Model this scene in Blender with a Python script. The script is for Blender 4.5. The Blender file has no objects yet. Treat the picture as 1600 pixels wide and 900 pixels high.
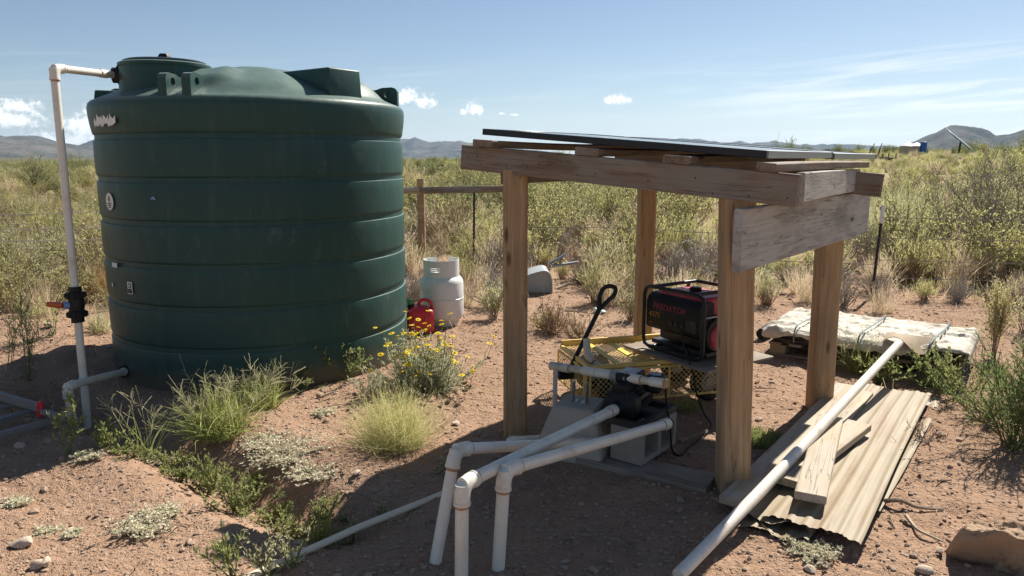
import bpy, bmesh, math, random
import numpy as np
from mathutils import Vector, Matrix, Euler

# ------------------------------------------------------------------ camera, sky, sun, exposure
scene = bpy.context.scene
col = scene.collection
F, PITCH, H = 1143.0, math.radians(10.1), 1.65
SUN_AZ, SUN_EL = math.radians(37.5), math.radians(45.0)      # clockwise from +Y, above the horizon
cam_d = bpy.data.cameras.new('camera')
cam = bpy.data.objects.new('camera', cam_d); col.objects.link(cam)
cam_d.sensor_width = 36.0; cam_d.lens = 36.0 * F / 1600.0
cam_d.clip_start = 0.05; cam_d.clip_end = 80000
cam.location = (0, 0, H); cam.rotation_euler = (math.radians(90) - PITCH, 0, 0)
scene.camera = cam
scene.view_settings.view_transform = 'Standard'; scene.view_settings.look = 'None'
scene.view_settings.exposure = 0.88; scene.view_settings.gamma = 1.0
scene.view_settings.use_curve_mapping = False
scene.cycles.max_bounces = 5; scene.cycles.diffuse_bounces = 3; scene.cycles.transmission_bounces = 4
scene.cycles.transparent_max_bounces = 8; scene.cycles.volume_bounces = 1
scene.cycles.sample_clamp_indirect = 6.0
try: scene.cycles.use_denoising = True
except Exception: pass

def px_dir(px, py):
    u, v = (px - 800) / F, (450 - py) / F
    return Vector((u, math.cos(PITCH) + v * math.sin(PITCH), -math.sin(PITCH) + v * math.cos(PITCH)))
def at(px, py, z=0.0):                       # measured point of the photograph on the level z
    d = px_dir(px, py); t = (z - H) / d.z
    return Vector((d.x * t, d.y * t, z))
def atY(px, py, Y):                          # measured point at the distance Y
    d = px_dir(px, py); t = Y / d.y
    return Vector((d.x * t, Y, H + d.z * t))

sun_d = bpy.data.lights.new('sun', 'SUN'); sun_d.energy = 5.0; sun_d.angle = math.radians(0.53)
sun_d.color = (1.0, 0.93, 0.82)
sun = bpy.data.objects.new('sun', sun_d); col.objects.link(sun)
to_sun = Vector((math.sin(SUN_AZ) * math.cos(SUN_EL), math.cos(SUN_AZ) * math.cos(SUN_EL), math.sin(SUN_EL)))
sun.rotation_euler = (-to_sun).to_track_quat('-Z', 'Y').to_euler()

class NT:                                    # small node-tree writer
    def __init__(s, tree): s.t = tree; s.n = tree.nodes; s.l = tree.links
    def new(s, kind, **kw):
        n = s.n.new(kind)
        for k, v in kw.items():
            if k == 'i':
                for a, b in v.items(): s.put(n, a, b)
            else: setattr(n, k, v)
        return n
    def put(s, n, a, b):
        sock = n.inputs[a]
        if hasattr(b, 'is_linked') or isinstance(b, bpy.types.NodeSocket): s.l.new(b, sock)
        else: sock.default_value = b
    def math(s, op, a, b=None, c=None, clamp=False):
        n = s.new('ShaderNodeMath', operation=op, use_clamp=clamp)
        for i, v in enumerate((a, b, c)):
            if v is not None: s.put(n, i, v)
        return n.outputs[0]
    def vmath(s, op, a, b):
        n = s.new('ShaderNodeVectorMath', operation=op); s.put(n, 0, a); s.put(n, 1, b); return n.outputs[0]
    def mix(s, f, a, b, mode='MIX'):
        n = s.new('ShaderNodeMix', data_type='RGBA', blend_type=mode)
        s.put(n, 0, f); s.put(n, 6, a); s.put(n, 7, b); return n.outputs[2]
    def noise(s, vec, scale, detail=3, rough=0.55, dist=0.0):
        n = s.new('ShaderNodeTexNoise'); s.put(n, 'Vector', vec); s.put(n, 'Scale', scale)
        s.put(n, 'Detail', detail); s.put(n, 'Roughness', rough); s.put(n, 'Distortion', dist); return n.outputs[0]
    def ramp(s, f, pts):
        n = s.new('ShaderNodeValToRGB'); s.l.new(f, n.inputs[0]); e = n.color_ramp.elements
        while len(e) < len(pts): e.new(0.5)
        for el, (p, c) in zip(e, pts): el.position = p; el.color = (*c, 1) if len(c) == 3 else c
        return n.outputs[0]
    def step(s, x, lo, hi):
        n = s.new('ShaderNodeMapRange', interpolation_type='SMOOTHSTEP', clamp=True)
        s.put(n, 0, x); s.put(n, 1, lo); s.put(n, 2, hi); s.put(n, 3, 0.0); s.put(n, 4, 1.0); return n.outputs[0]

def build_world():
    w = bpy.data.worlds.new('World'); scene.world = w; w.use_nodes = True
    t = NT(w.node_tree); t.n.clear()
    sky = t.new('ShaderNodeTexSky', sky_type='NISHITA', sun_disc=False, sun_elevation=SUN_EL, sun_rotation=SUN_AZ,
                altitude=1300.0, air_density=1.0, dust_density=0.9, ozone_density=1.2)
    tc = t.new('ShaderNodeTexCoord'); gen = tc.outputs['Generated']
    sep = t.new('ShaderNodeSeparateXYZ'); t.l.new(gen, sep.inputs[0])
    az = t.math('ARCTAN2', sep.outputs[0], sep.outputs[1]); el = t.math('ARCSINE', sep.outputs[2])
    n1 = t.noise(gen, 60.0, 5, 0.6); n2 = t.noise(gen, 170.0, 4, 0.6)
    nn = t.math('MULTIPLY_ADD', n1, 0.62, t.math('MULTIPLY', n2, 0.5))
    # low cumulus: (azimuth deg, elevation deg, half width deg, half height deg), going on all round the horizon
    cl = [(-34.5, 2.3, 3.6, .9), (-33.2, 3.1, 1.3, .7), (-29.6, 1.9, 2.2, 1.1), (-28.7, 3.0, 1.2, .5), (-30.5, 1.1, 5.0, .7), (-7.9, 4.4, .9, .85), (-6.6, 4.1, 1.1, .6), (-2.9, 3.55, .75, .65),
          (-3.7, 3.35, .5, .3), (8.1, 4.2, 1.05, .5), (.25, 3.2, .4, .14), (-.8, 3.3, .25, .12), (-20, 2.5, 3.0, 1.1)]
    rr = random.Random(5)
    for k in range(9): cl.append((52 + k * 29 + rr.uniform(-8, 8), rr.uniform(2, 5), rr.uniform(1.5, 5), rr.uniform(.7, 1.4)))
    m = None
    for a, e, wa, we in cl:
        da = t.math('DIVIDE', t.math('SUBTRACT', az, math.radians(a if a < 180 else a - 360)), math.radians(wa))
        de = t.math('DIVIDE', t.math('SUBTRACT', el, math.radians(e)), math.radians(we))
        de = t.math('MAXIMUM', de, t.math('MULTIPLY', de, -1.7))
        q = t.math('SUBTRACT', 1.0, t.math('SQRT', t.math('ADD', t.math('MULTIPLY', da, da), t.math('MULTIPLY', de, de))))
        m = q if m is None else t.math('MAXIMUM', m, q)
    m = t.math('ADD', t.math('MAXIMUM', m, -1.0), t.math('MULTIPLY', t.math('SUBTRACT', nn, 0.56), 3.4))
    cum = t.step(m, -0.1, 0.75)
    # thin cirrus streaks low over the horizon
    mp = t.new('ShaderNodeCombineXYZ'); t.put(mp, 0, t.math('MULTIPLY', az, 3.2)); 
    t.put(mp, 1, t.math('MULTIPLY', t.math('ADD', el, t.math('MULTIPLY', az, -0.06)), 46.0))
    c1 = t.noise(mp.outputs[0], 1.3, 6, 0.62, 0.6)
    band = t.math('MULTIPLY', t.step(el, 0.0, 0.03), t.math('SUBTRACT', 1.0, t.step(el, 0.085, 0.15)))
    side = t.step(az, 0.16, 0.5)
    cir = t.math('MULTIPLY', t.math('MULTIPLY', t.step(c1, 0.42, 0.72), band), t.math('MULTIPLY_ADD', side, 0.75, 0.12))
    shade = t.math('MULTIPLY_ADD', n2, 8.0, 11.5)
    cc = t.new('ShaderNodeCombineXYZ')
    for i, k in enumerate((1.0, 0.975, 0.94)): t.put(cc, i, t.math('MULTIPLY', shade, k))
    skyc = t.mix(t.math('MULTIPLY', cum, 0.88), sky.outputs[0], cc.outputs[0])
    skyc = t.mix(cir, skyc, (13.0, 13.1, 12.9, 1))
    bg = t.new('ShaderNodeBackground'); t.l.new(skyc, bg.inputs[0]); bg.inputs[1].default_value = 0.05
    out = t.new('ShaderNodeOutputWorld'); t.l.new(bg.outputs[0], out.inputs[0])
build_world()

# ------------------------------------------------------------------ mesh helpers
W = {}                                       # world matrix of every object made here
def link(o, parent=None, M=None):
    M = M if M is not None else Matrix.Identity(4)
    col.objects.link(o); W[o.name] = M.copy()
    if parent is not None:
        o.parent = parent; o.matrix_parent_inverse = Matrix.Identity(4)
        o.matrix_basis = W[parent.name].inverted() @ M
    else: o.matrix_basis = M
    return o
def tag(o, label=None, cat=None, group=None, kind=None):
    for k, v in (('label', label), ('category', cat), ('group', group), ('kind', kind)):
        if v: o[k] = v
    return o
def thing(name, label, cat, loc=(0, 0, 0), rz=0.0, group=None):
    o = bpy.data.objects.new(name, None); o.empty_display_size = 0.1
    link(o, None, Matrix.Translation(Vector(loc)) @ Matrix.Rotation(rz, 4, 'Z'))
    return tag(o, label, cat, group)
def np_mesh(name, V, faces, mats, sharp=40, smooth=True):
    """faces: list of (index array (n,k), material index, tint array or None)"""
    me = bpy.data.meshes.new(name); V = np.asarray(V, np.float32)
    me.vertices.add(len(V)); me.vertices.foreach_set('co', V.ravel())
    nl = sum(f.size for f, _, _ in faces); nf = sum(len(f) for f, _, _ in faces)
    me.loops.add(nl); me.polygons.add(nf)
    me.loops.foreach_set('vertex_index', np.concatenate([f.ravel() for f, _, _ in faces]).astype(np.int32))
    tot = np.concatenate([np.full(len(f), f.shape[1]) for f, _, _ in faces]).astype(np.int32)
    st = np.zeros(nf, np.int32); st[1:] = np.cumsum(tot)[:-1]
    me.polygons.foreach_set('loop_start', st); me.polygons.foreach_set('loop_total', tot)
    me.polygons.foreach_set('material_index', np.concatenate([np.full(len(f), m) for f, m, _ in faces]).astype(np.int32))
    if any(t is not None for _, _, t in faces):
        a = me.attributes.new('tint', 'FLOAT', 'FACE')
        a.data.foreach_set('value', np.concatenate([np.full(len(f), .5) if t is None else t for f, _, t in faces]).astype(np.float32))
    for m in mats: me.materials.append(m)
    me.update(calc_edges=True); me.validate()
    me.polygons.foreach_set('use_smooth', np.full(len(me.polygons), smooth))
    if smooth and sharp: me.set_sharp_from_angle(angle=math.radians(sharp))
    return me

class MB:
    def __init__(s): s.v = []; s.f = []
    def add(s, vs, fs):
        b = len(s.v); s.v += [tuple(v) for v in vs]; s.f += [tuple(i + b for i in f) for f in fs]; return s
    def box(s, c, size, rot=None, bev=0.0, seg=1):
        bm = bmesh.new(); bmesh.ops.create_cube(bm, size=1.0)
        for v in bm.verts: v.co = Vector((v.co.x * size[0], v.co.y * size[1], v.co.z * size[2]))
        if bev: bmesh.ops.bevel(bm, geom=bm.edges[:], offset=bev, segments=seg, affect='EDGES', profile=0.5)
        M = Matrix.Translation(Vector(c)) @ (rot.to_4x4() if rot is not None else Matrix.Identity(4))
        bm.verts.index_update()
        s.add([M @ v.co for v in bm.verts], [[v.index for v in f.verts] for f in bm.faces]); bm.free(); return s
    def tube(s, pts, r, n=12, cap=True, closed=False):
        pts = [Vector(p) for p in pts]; K = len(pts)
        rs = list(r) if hasattr(r, '__len__') else [r] * K
        ts = []
        for i in range(K):
            a = pts[(i - 1) % K] if (closed or i > 0) else pts[i]; b = pts[(i + 1) % K] if (closed or i < K - 1) else pts[i]
            d = (b - a); ts.append(d.normalized() if d.length > 1e-9 else Vector((0, 0, 1)))
        u = ts[0].orthogonal().normalized(); vs = []; fs = []
        for i in range(K):
            u = (u - ts[i] * u.dot(ts[i])); u = u.normalized() if u.length > 1e-6 else ts[i].orthogonal().normalized()
            w = ts[i].cross(u)
            for k in range(n):
                a = 2 * math.pi * k / n; vs.append(pts[i] + (u * math.cos(a) + w * math.sin(a)) * rs[i])
        for i in range(K if closed else K - 1):
            j = (i + 1) % K
            for k in range(n): fs.append((i * n + k, i * n + (k + 1) % n, j * n + (k + 1) % n, j * n + k))
        if cap and not closed:
            fs.append(tuple(range(n - 1, -1, -1))); fs.append(tuple((K - 1) * n + k for k in range(n)))
        return s.add(vs, fs)
    def lathe(s, prof, n=48, M=None, cap=True):
        M = M or Matrix.Identity(4); vs = []; fs = []
        for r, z in prof:
            for k in range(n):
                a = 2 * math.pi * k / n; vs.append(M @ Vector((r * math.cos(a), r * math.sin(a), z)))
        for i in range(len(prof) - 1):
            for k in range(n): fs.append((i * n + k, i * n + (k + 1) % n, (i + 1) * n + (k + 1) % n, (i + 1) * n + k))
        if cap:
            if prof[0][0] > 1e-5: fs.append(tuple(range(n - 1, -1, -1)))
            if prof[-1][0] > 1e-5: fs.append(tuple((len(prof) - 1) * n + k for k in range(n)))
        return s.add(vs, fs)
    def prism(s, poly, h, M=None):           # polygon in local xy, extruded along local z
        M = M or Matrix.Identity(4); n = len(poly)
        vs = [M @ Vector((x, y, 0)) for x, y in poly] + [M @ Vector((x, y, h)) for x, y in poly]
        fs = [tuple(range(n - 1, -1, -1)), tuple(range(n, 2 * n))] + [(k, (k + 1) % n, n + (k + 1) % n, n + k) for k in range(n)]
        return s.add(vs, fs)
    def mesh(s, name, mat, sharp=38, smooth=True):
        me = bpy.data.meshes.new(name); me.from_pydata(s.v, [], s.f)
        me.materials.append(mat); me.update()
        bm = bmesh.new(); bm.from_mesh(me); bmesh.ops.recalc_face_normals(bm, faces=bm.faces[:]); bm.to_mesh(me); bm.free()
        me.polygons.foreach_set('use_smooth', np.full(len(me.polygons), smooth))
        if smooth: me.set_sharp_from_angle(angle=math.radians(sharp))
        return me
    def build(s, name, mat, parent=None, M=None, sharp=38, smooth=True, world=True):
        """vertices given in world space (default) are moved into the parent's or M's frame"""
        base = M if M is not None else (W[parent.name] if parent is not None else Matrix.Identity(4))
        if world:
            inv = base.inverted(); s.v = [tuple(inv @ Vector(v)) for v in s.v]
        return link(bpy.data.objects.new(name, s.mesh(name, mat, sharp, smooth)), parent, base)

def axes(p0, p1, up=(0, 0, 1)):
    x = (Vector(p1) - Vector(p0)).normalized(); up = Vector(up)
    y = up.cross(x).normalized(); z = x.cross(y)
    M = Matrix((x, y, z)).transposed().to_4x4(); M.translation = Vector(p0); return M
def board(name, p0, p1, wy, wz, mat, parent=None, up=(0, 0, 1), seed=0, cham=0.004, warp=0.003, label=None):
    """sawn timber from p0 to p1 (centre line), wy across, wz along up; own frame with x along the grain"""
    M = axes(p0, p1, up); L = (Vector(p1) - Vector(p0)).length; rn = random.Random(seed)
    n = max(3, int(L / 0.12)); c = cham; y, z = wy / 2, wz / 2
    sec = [(-y + c, -z), (y - c, -z), (y, -z + c), (y, z - c), (y - c, z), (-y + c, z), (-y, z - c), (-y, -z + c)]
    vs = []; fs = []; a1, a2 = rn.uniform(-1, 1) * warp, rn.uniform(-1, 1) * warp; tw = rn.uniform(-.02, .02)
    for i in range(n + 1):
        t = i / n; bow = math.sin(math.pi * t); dx = rn.uniform(-.004, .004) if i in (0, n) else 0
        for (yy, zz) in sec:
            k = tw * (t - .5)
            vs.append((t * L + (dx + rn.uniform(-.0015, .0015) if i in (0, n) else 0), yy - zz * k + a1 * bow * 2 + rn.uniform(-.0007, .0007), zz + yy * k + a2 * bow * 2 + rn.uniform(-.0007, .0007)))
    for i in range(n):
        for k in range(8): fs.append((i * 8 + k, i * 8 + (k + 1) % 8, i * 8 + 8 + (k + 1) % 8, i * 8 + 8 + k))
    fs.append(tuple(range(7, -1, -1))); fs.append(tuple(n * 8 + k for k in range(8)))
    b = MB().add(vs, fs); o = b.build(name, mat, parent, M, sharp=30, world=False)
    if label: o['label'] = label
    return o

# ------------------------------------------------------------------ materials
def mat_new(name):
    m = bpy.data.materials.new(name); m.use_nodes = True; t = NT(m.node_tree)
    p = t.n['Principled BSDF']; return m, t, p
def bump(t, p, h, strength=0.3, dist=0.01):
    b = t.new('ShaderNodeBump'); b.inputs['Strength'].default_value = strength; b.inputs['Distance'].default_value = dist
    t.l.new(h, b.inputs['Height']); t.l.new(b.outputs[0], p.inputs['Normal'])
def plain(name, c, rough=0.5, metal=0.0, dirt=None, dscale=9.0, damt=0.5, bmp=0.15, c2=None, spec=0.5):
    """paint / plastic / metal with uneven colour and grime in patches"""
    m, t, p = mat_new(name); tc = t.new('ShaderNodeTexCoord').outputs['Object']
    n = t.noise(tc, dscale, 5, 0.65); n2 = t.noise(tc, dscale * 9, 3, 0.6)
    base = t.mix(n2, (*c, 1), (*(c2 or tuple(min(1, x * 0.86) for x in c)), 1))
    if dirt: base = t.mix(t.math('MULTIPLY', t.step(n, 0.48, 0.75), damt), base, (*dirt, 1))
    t.l.new(base, p.inputs['Base Color'])
    t.l.new(t.math('MULTIPLY_ADD', n, 0.35, rough - 0.15, clamp=True), p.inputs['Roughness'])
    p.inputs['Metallic'].default_value = metal; p.inputs['Specular IOR Level'].default_value = spec
    if bmp: bump(t, p, n2, bmp, 0.004)
    return m
def wood(name, dark, light, knots=0.6, gray=None, grain=1.0, rough=0.8, curl=.06):
    m, t, p = mat_new(name); tc = t.new('ShaderNodeTexCoord').outputs['Object']
    oi = t.new('ShaderNodeObjectInfo').outputs['Random']
    off = t.new('ShaderNodeCombineXYZ'); t.put(off, 0, t.math('MULTIPLY', oi, 37.0)); t.put(off, 1, t.math('MULTIPLY', oi, 5.0))
    v = t.vmath('ADD', tc, off.outputs[0])
    warp = t.noise(t.vmath('MULTIPLY', v, (1.6, 7, 7)), 1.0, 2, 0.5)
    vv = t.vmath('ADD', v, t.vmath('MULTIPLY', t.new('ShaderNodeTexNoise', i={'Vector': t.vmath('MULTIPLY', v, (2.2, 6, 6)), 'Scale': 1.0}).outputs[1], (0, curl, curl)))
    g1 = t.noise(t.vmath('MULTIPLY', vv, (1.1, 34, 34)), 1.0, 4, 0.6); g2 = t.noise(t.vmath('MULTIPLY', v, (5, 190, 190)), 1.0, 3, 0.6)
    gg = t.math('MULTIPLY_ADD', g1, 0.75, t.math('MULTIPLY', g2, 0.25))
    c = t.ramp(gg, [(0.3, dark), (0.66, light)])
    c = t.mix(t.math('MULTIPLY', t.step(warp, .45, .7), .4), c, (*tuple(x * .72 for x in dark), 1))
    if gray: c = t.mix(t.step(t.noise(t.vmath('MULTIPLY', v, (2.4, 8, 8)), 1.0, 4, 0.6), .42, .62), c, (*gray, 1))
    vo = t.new('ShaderNodeTexVoronoi', i={'Vector': t.vmath('MULTIPLY', v, (3.1, 10, 10)), 'Scale': 1.0})
    kn = t.math('SUBTRACT', 1.0, t.step(vo.outputs['Distance'], .07, .2))
    kn = t.math('MULTIPLY', kn, t.step(t.noise(t.vmath('MULTIPLY', v, (2, 5, 5)), 1.0, 1), .48, .56))
    c = t.mix(t.math('MULTIPLY', kn, knots), c, (*tuple(x * .3 for x in dark), 1))
    crack = t.math('SUBTRACT', 1.0, t.step(t.math('ABSOLUTE', t.math('SUBTRACT', t.noise(t.vmath('MULTIPLY', v, (.9, 26, 26)), 1.0, 2), .5)), .0, .014))
    c = t.mix(t.math('MULTIPLY', crack, .55), c, (*tuple(x * .25 for x in dark), 1))
    t.l.new(c, p.inputs['Base Color']); p.inputs['Roughness'].default_value = rough; p.inputs['Specular IOR Level'].default_value = .25
    bump(t, p, t.math('SUBTRACT', gg, t.math('MULTIPLY', crack, .5)), .55 * grain, .004); return m
def foliage(name, a, b, trans=0.4, rough=0.6):
    m, t, p = mat_new(name)
    at_ = t.new('ShaderNodeAttribute', attribute_name='tint').outputs['Fac']
    oi = t.new('ShaderNodeObjectInfo').outputs['Random']
    f = t.math('ADD', t.math('MULTIPLY', at_, .75), t.math('MULTIPLY', oi, .25))
    c = t.mix(f, (*a, 1), (*b, 1)); t.l.new(c, p.inputs['Base Color']); p.inputs['Roughness'].default_value = rough
    p.inputs['Specular IOR Level'].default_value = .25
    tr = t.new('ShaderNodeBsdfTranslucent'); t.l.new(c, tr.inputs[0])
    mx = t.new('ShaderNodeMixShader'); mx.inputs[0].default_value = trans
    t.l.new(p.outputs[0], mx.inputs[1]); t.l.new(tr.outputs[0], mx.inputs[2])
    t.l.new(mx.outputs[0], t.n['Material Output'].inputs[0]); return m

M_ = {}
M_['post'] = wood('treated_post_wood', (.3, .19, .105), (.54, .37, .215), .8)
M_['beam'] = wood('weathered_beam_wood', (.13, .092, .066), (.3, .225, .165), .9, gray=(.25, .215, .18))
M_['gray_wood'] = wood('gray_board_wood', (.21, .195, .175), (.5, .47, .43), 1.0, gray=(.43, .41, .38), curl=.17)
M_['bleached'] = wood('sun_bleached_wood', (.34, .27, .185), (.54, .46, .35), .5, gray=(.44, .39, .32))
M_['ground_plank'] = wood('old_plank_wood', (.17, .135, .105), (.33, .275, .215), .6, gray=(.3, .255, .21))
M_['pvc'] = plain('white_pvc', (.8, .75, .65), .36, dirt=(.48, .36, .24), dscale=7, damt=.6, bmp=.03)
M_['pvc_old'] = plain('yellowed_pvc', (.72, .64, .5), .42, dirt=(.42, .3, .18), dscale=8, damt=.6, bmp=.04)
M_['primer'] = plain('pipe_primer_stain', (.45, .26, .12), .5, dirt=(.7, .6, .5), dscale=40, damt=.8)
M_['black'] = plain('black_plastic', (.014, .014, .015), .5, spec=.25, dirt=(.09, .07, .055), damt=.4)
M_['black_metal'] = plain('black_painted_metal', (.016, .016, .017), .4, spec=.35, dirt=(.12, .09, .07), damt=.35)
M_['tank_dark'] = plain('dark_green_lid', (.012, .028, .03), .4, dirt=(.1, .09, .08), damt=.3)
M_['orange'] = plain('orange_plastic', (.62, .12, .02), .45)
M_['red'] = plain('red_plastic', (.62, .025, .04), .35, dirt=(.4, .12, .1), damt=.4)
M_['pinkred'] = plain('faded_red_paint', (.5, .05, .07), .4, dirt=(.5, .22, .2), damt=.6)
M_['enamel'] = plain('white_enamel', (.76, .77, .75), .35, dirt=(.45, .38, .3), dscale=5, damt=.35, bmp=.02)
M_['yellow'] = plain('yellow_painted_steel', (.8, .57, .17), .5, dirt=(.42, .28, .12), dscale=14, damt=.7)
M_['yellow_bright'] = plain('yellow_strap', (.75, .55, .04), .5)
M_['gray_metal'] = plain('galvanised_steel', (.38, .4, .41), .42, metal=.7, dirt=(.3, .27, .23), damt=.4)
M_['gray_pvc'] = plain('gray_pvc', (.28, .3, .31), .4)
M_['alu'] = plain('dull_aluminium', (.21, .21, .21), .55, metal=.3, dirt=(.3, .27, .24), damt=.5)
M_['dark_bar'] = plain('dark_steel_post', (.05, .045, .04), .6, dirt=(.14, .08, .05), damt=.6)
M_['wire'] = plain('rusty_wire', (.34, .31, .28), .6)
M_['tub'] = plain('gray_plastic_tub', (.36, .4, .43), .5, dirt=(.42, .38, .33), dscale=5, damt=.5)
M_['white'] = plain('white_sticker', (.75, .75, .73), .5)
M_['ink'] = plain('sticker_ink', (.03, .03, .035), .5)
M_['bluefilm'] = plain('blue_film', (.2, .33, .62), .5)
M_['panel_frame'] = plain('black_panel_frame', (.012, .014, .02), .35, metal=.3)
M_['panel_side'] = plain('gray_panel_frame', (.28, .31, .33), .4, metal=.6)
M_['text_red'] = plain('lettering_red', (.25, .02, .045), .4)
M_['text_orange'] = plain('lettering_orange', (.36, .14, .03), .4)
M_['blue'] = plain('blue_plastic_drum', (.03, .12, .4), .45)
M_['tan_paint'] = plain('tan_tank_paint', (.45, .38, .28), .6, dirt=(.3, .22, .14), dscale=3)
M_['teal'] = plain('teal_strap', (.17, .25, .26), .5)
M_['cyan'] = plain('pale_cyan_plastic', (.5, .72, .72), .5)
M_['stick'] = wood('dry_stick', (.16, .12, .09), (.36, .29, .22), .2)
M_['straw_stick'] = wood('pale_dry_stick', (.36, .29, .2), (.56, .47, .35), .2)
def rocky(name, a, b, scale, bmp=.6, c=None):
    m, t, p = mat_new(name); tc = t.new('ShaderNodeTexCoord').outputs['Object']
    n = t.noise(tc, scale, 6, .65); f = t.noise(tc, scale * 11, 4, .65)
    cc = t.mix(t.math('MULTIPLY_ADD', n, .6, t.math('MULTIPLY', f, .4)), (*a, 1), (*b, 1))
    if c: cc = t.mix(t.step(t.noise(tc, scale * .7, 4, .6), .55, .68), cc, (*c, 1))
    t.l.new(cc, p.inputs['Base Color']); p.inputs['Roughness'].default_value = .92; p.inputs['Specular IOR Level'].default_value = .2
    bump(t, p, t.math('ADD', n, t.math('MULTIPLY', f, .6)), bmp, .012); return m
M_['concrete'] = rocky('concrete', (.36, .315, .255), (.52, .46, .385), 9, .6)
M_['cinder'] = rocky('cinder_block_concrete', (.3, .26, .21), (.5, .44, .37), 28, 1.0)
M_['rock'] = rocky('tan_rock', (.27, .185, .125), (.44, .32, .22), 7, 1.0, c=(.16, .115, .085))
M_['stone'] = rocky('pale_stone', (.38, .28, .21), (.62, .52, .43), 14, .6)
M_['pebble'] = rocky('soil_pebble', (.26, .175, .12), (.54, .41, .32), 30, .6)
def tank_mat():
    m, t, p = mat_new('green_tank_polyethylene'); tc = t.new('ShaderNodeTexCoord').outputs['Object']
    n = t.noise(tc, 1.6, 5, .6); s = t.noise(t.vmath('MULTIPLY', tc, (1, 1, .18)), 14, 4, .65); f = t.noise(tc, 90, 2, .5)
    c = t.mix(n, (.02, .058, .053, 1), (.03, .08, .072, 1))
    c = t.mix(t.math('MULTIPLY', t.step(s, .48, .78), .35), c, (.075, .12, .105, 1))
    c = t.mix(t.math('MULTIPLY', t.step(t.noise(t.vmath('MULTIPLY', tc, (1, 1, .5)), 6, 6, .75), .58, .74), .4), c, (.17, .19, .17, 1))
    oz = t.new('ShaderNodeSeparateXYZ'); t.l.new(tc, oz.inputs[0])                  # mud splashed up from the soil
    c = t.mix(t.math('MULTIPLY', t.math('SUBTRACT', 1.0, t.step(t.math('ADD', oz.outputs[2], t.math('MULTIPLY', t.noise(tc, 8, 5, .7), .3)), .12, .38)), .55), c, (.2, .14, .095, 1))
    nz = t.new('ShaderNodeSeparateXYZ'); t.l.new(t.new('ShaderNodeNewGeometry').outputs['Normal'], nz.inputs[0])   # upward faces tinted paler: sunlight on dome and ledges put into the colour
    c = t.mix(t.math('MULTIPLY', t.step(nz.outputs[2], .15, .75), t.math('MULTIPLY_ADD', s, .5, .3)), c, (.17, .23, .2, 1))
    t.l.new(c, p.inputs['Base Color']); t.l.new(t.math('MULTIPLY_ADD', n, .25, .3), p.inputs['Roughness'])
    p.inputs['Specular IOR Level'].default_value = .22; bump(t, p, t.math('ADD', t.noise(tc, 7, 2), t.math('MULTIPLY', f, .06)), .16, .02); return m
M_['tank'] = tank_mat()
def glass_mat():
    m, t, p = mat_new('solar_glass'); tc = t.new('ShaderNodeTexCoord').outputs['Object']
    br = t.new('ShaderNodeTexBrick', offset=0.0, squash=1.0, i={'Vector': tc, 'Scale': 1.0, 'Color1': (.008, .012, .03, 1), 'Color2': (.01, .014, .035, 1), 'Mortar': (.25, .27, .3, 1), 'Mortar Size': .003, 'Brick Width': .166, 'Row Height': .166})
    c = t.mix(t.math('MULTIPLY', t.noise(tc, 4, 5, .7), .25), br.outputs[0], (.4, .33, .25, 1))
    t.l.new(c, p.inputs['Base Color']); p.inputs['Roughness'].default_value = .12; p.inputs['Specular IOR Level'].default_value = .6; return m
M_['glass'] = glass_mat()
def tin_mat():
    m, t, p = mat_new('rusty_tin_sheet'); tc = t.new('ShaderNodeTexCoord').outputs['Object']
    s = t.noise(t.vmath('MULTIPLY', tc, (.9, 11, 1)), 1.0, 5, .65); n = t.noise(tc, 3.5, 6, .7); f = t.noise(tc, 60, 3, .6)
    c = t.mix(n, (.25, .2, .125, 1), (.33, .275, .19, 1))
    c = t.mix(t.math('MULTIPLY', t.step(s, .46, .68), .75), c, (.21, .125, .06, 1))
    c = t.mix(t.math('MULTIPLY', t.step(n, .6, .75), .5), c, (.22, .13, .065, 1))
    c = t.mix(t.math('MULTIPLY', t.step(f, .6, .75), .3), c, (.45, .42, .34, 1))
    t.l.new(c, p.inputs['Base Color']); p.inputs['Metallic'].default_value = .0; p.inputs['Roughness'].default_value = .6; p.inputs['Specular IOR Level'].default_value = .3
    bump(t, p, f, .12, .003); return m
M_['tin'] = tin_mat()
def tarp_mat():
    m, t, p = mat_new('weathered_tarp'); tc = t.new('ShaderNodeTexCoord').outputs['Object']
    n = t.noise(tc, 3.0, 6, .7); f = t.noise(tc, 22, 4, .65)
    c = t.mix(n, (.5, .455, .37, 1), (.64, .59, .5, 1))
    c = t.mix(t.math('MULTIPLY', t.step(t.noise(tc, 6, 5, .7), .56, .7), .45), c, (.28, .215, .15, 1))
    c = t.mix(t.math('MULTIPLY', t.step(f, .58, .7), .35), c, (.36, .3, .24, 1))
    t.l.new(c, p.inputs['Base Color']); p.inputs['Roughness'].default_value = .8; cr = t.math('SUBTRACT', 1.0, t.math('ABSOLUTE', t.math('MULTIPLY_ADD', t.noise(tc, 9, 5, .65, .8), 2.0, -1.0)))
    bump(t, p, t.math('ADD', t.math('POWER', cr, 4.0), t.math('MULTIPLY', f, .2)), .4, .015); return m
M_['tarp'] = tarp_mat()
M_['cardboard'] = plain('old_cardboard', (.34, .26, .17), .8, dirt=(.2, .15, .1), dscale=7)
M_['dark_sheet'] = plain('dark_stacked_sheets', (.03, .028, .027), .6, dirt=(.12, .1, .08))

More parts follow.
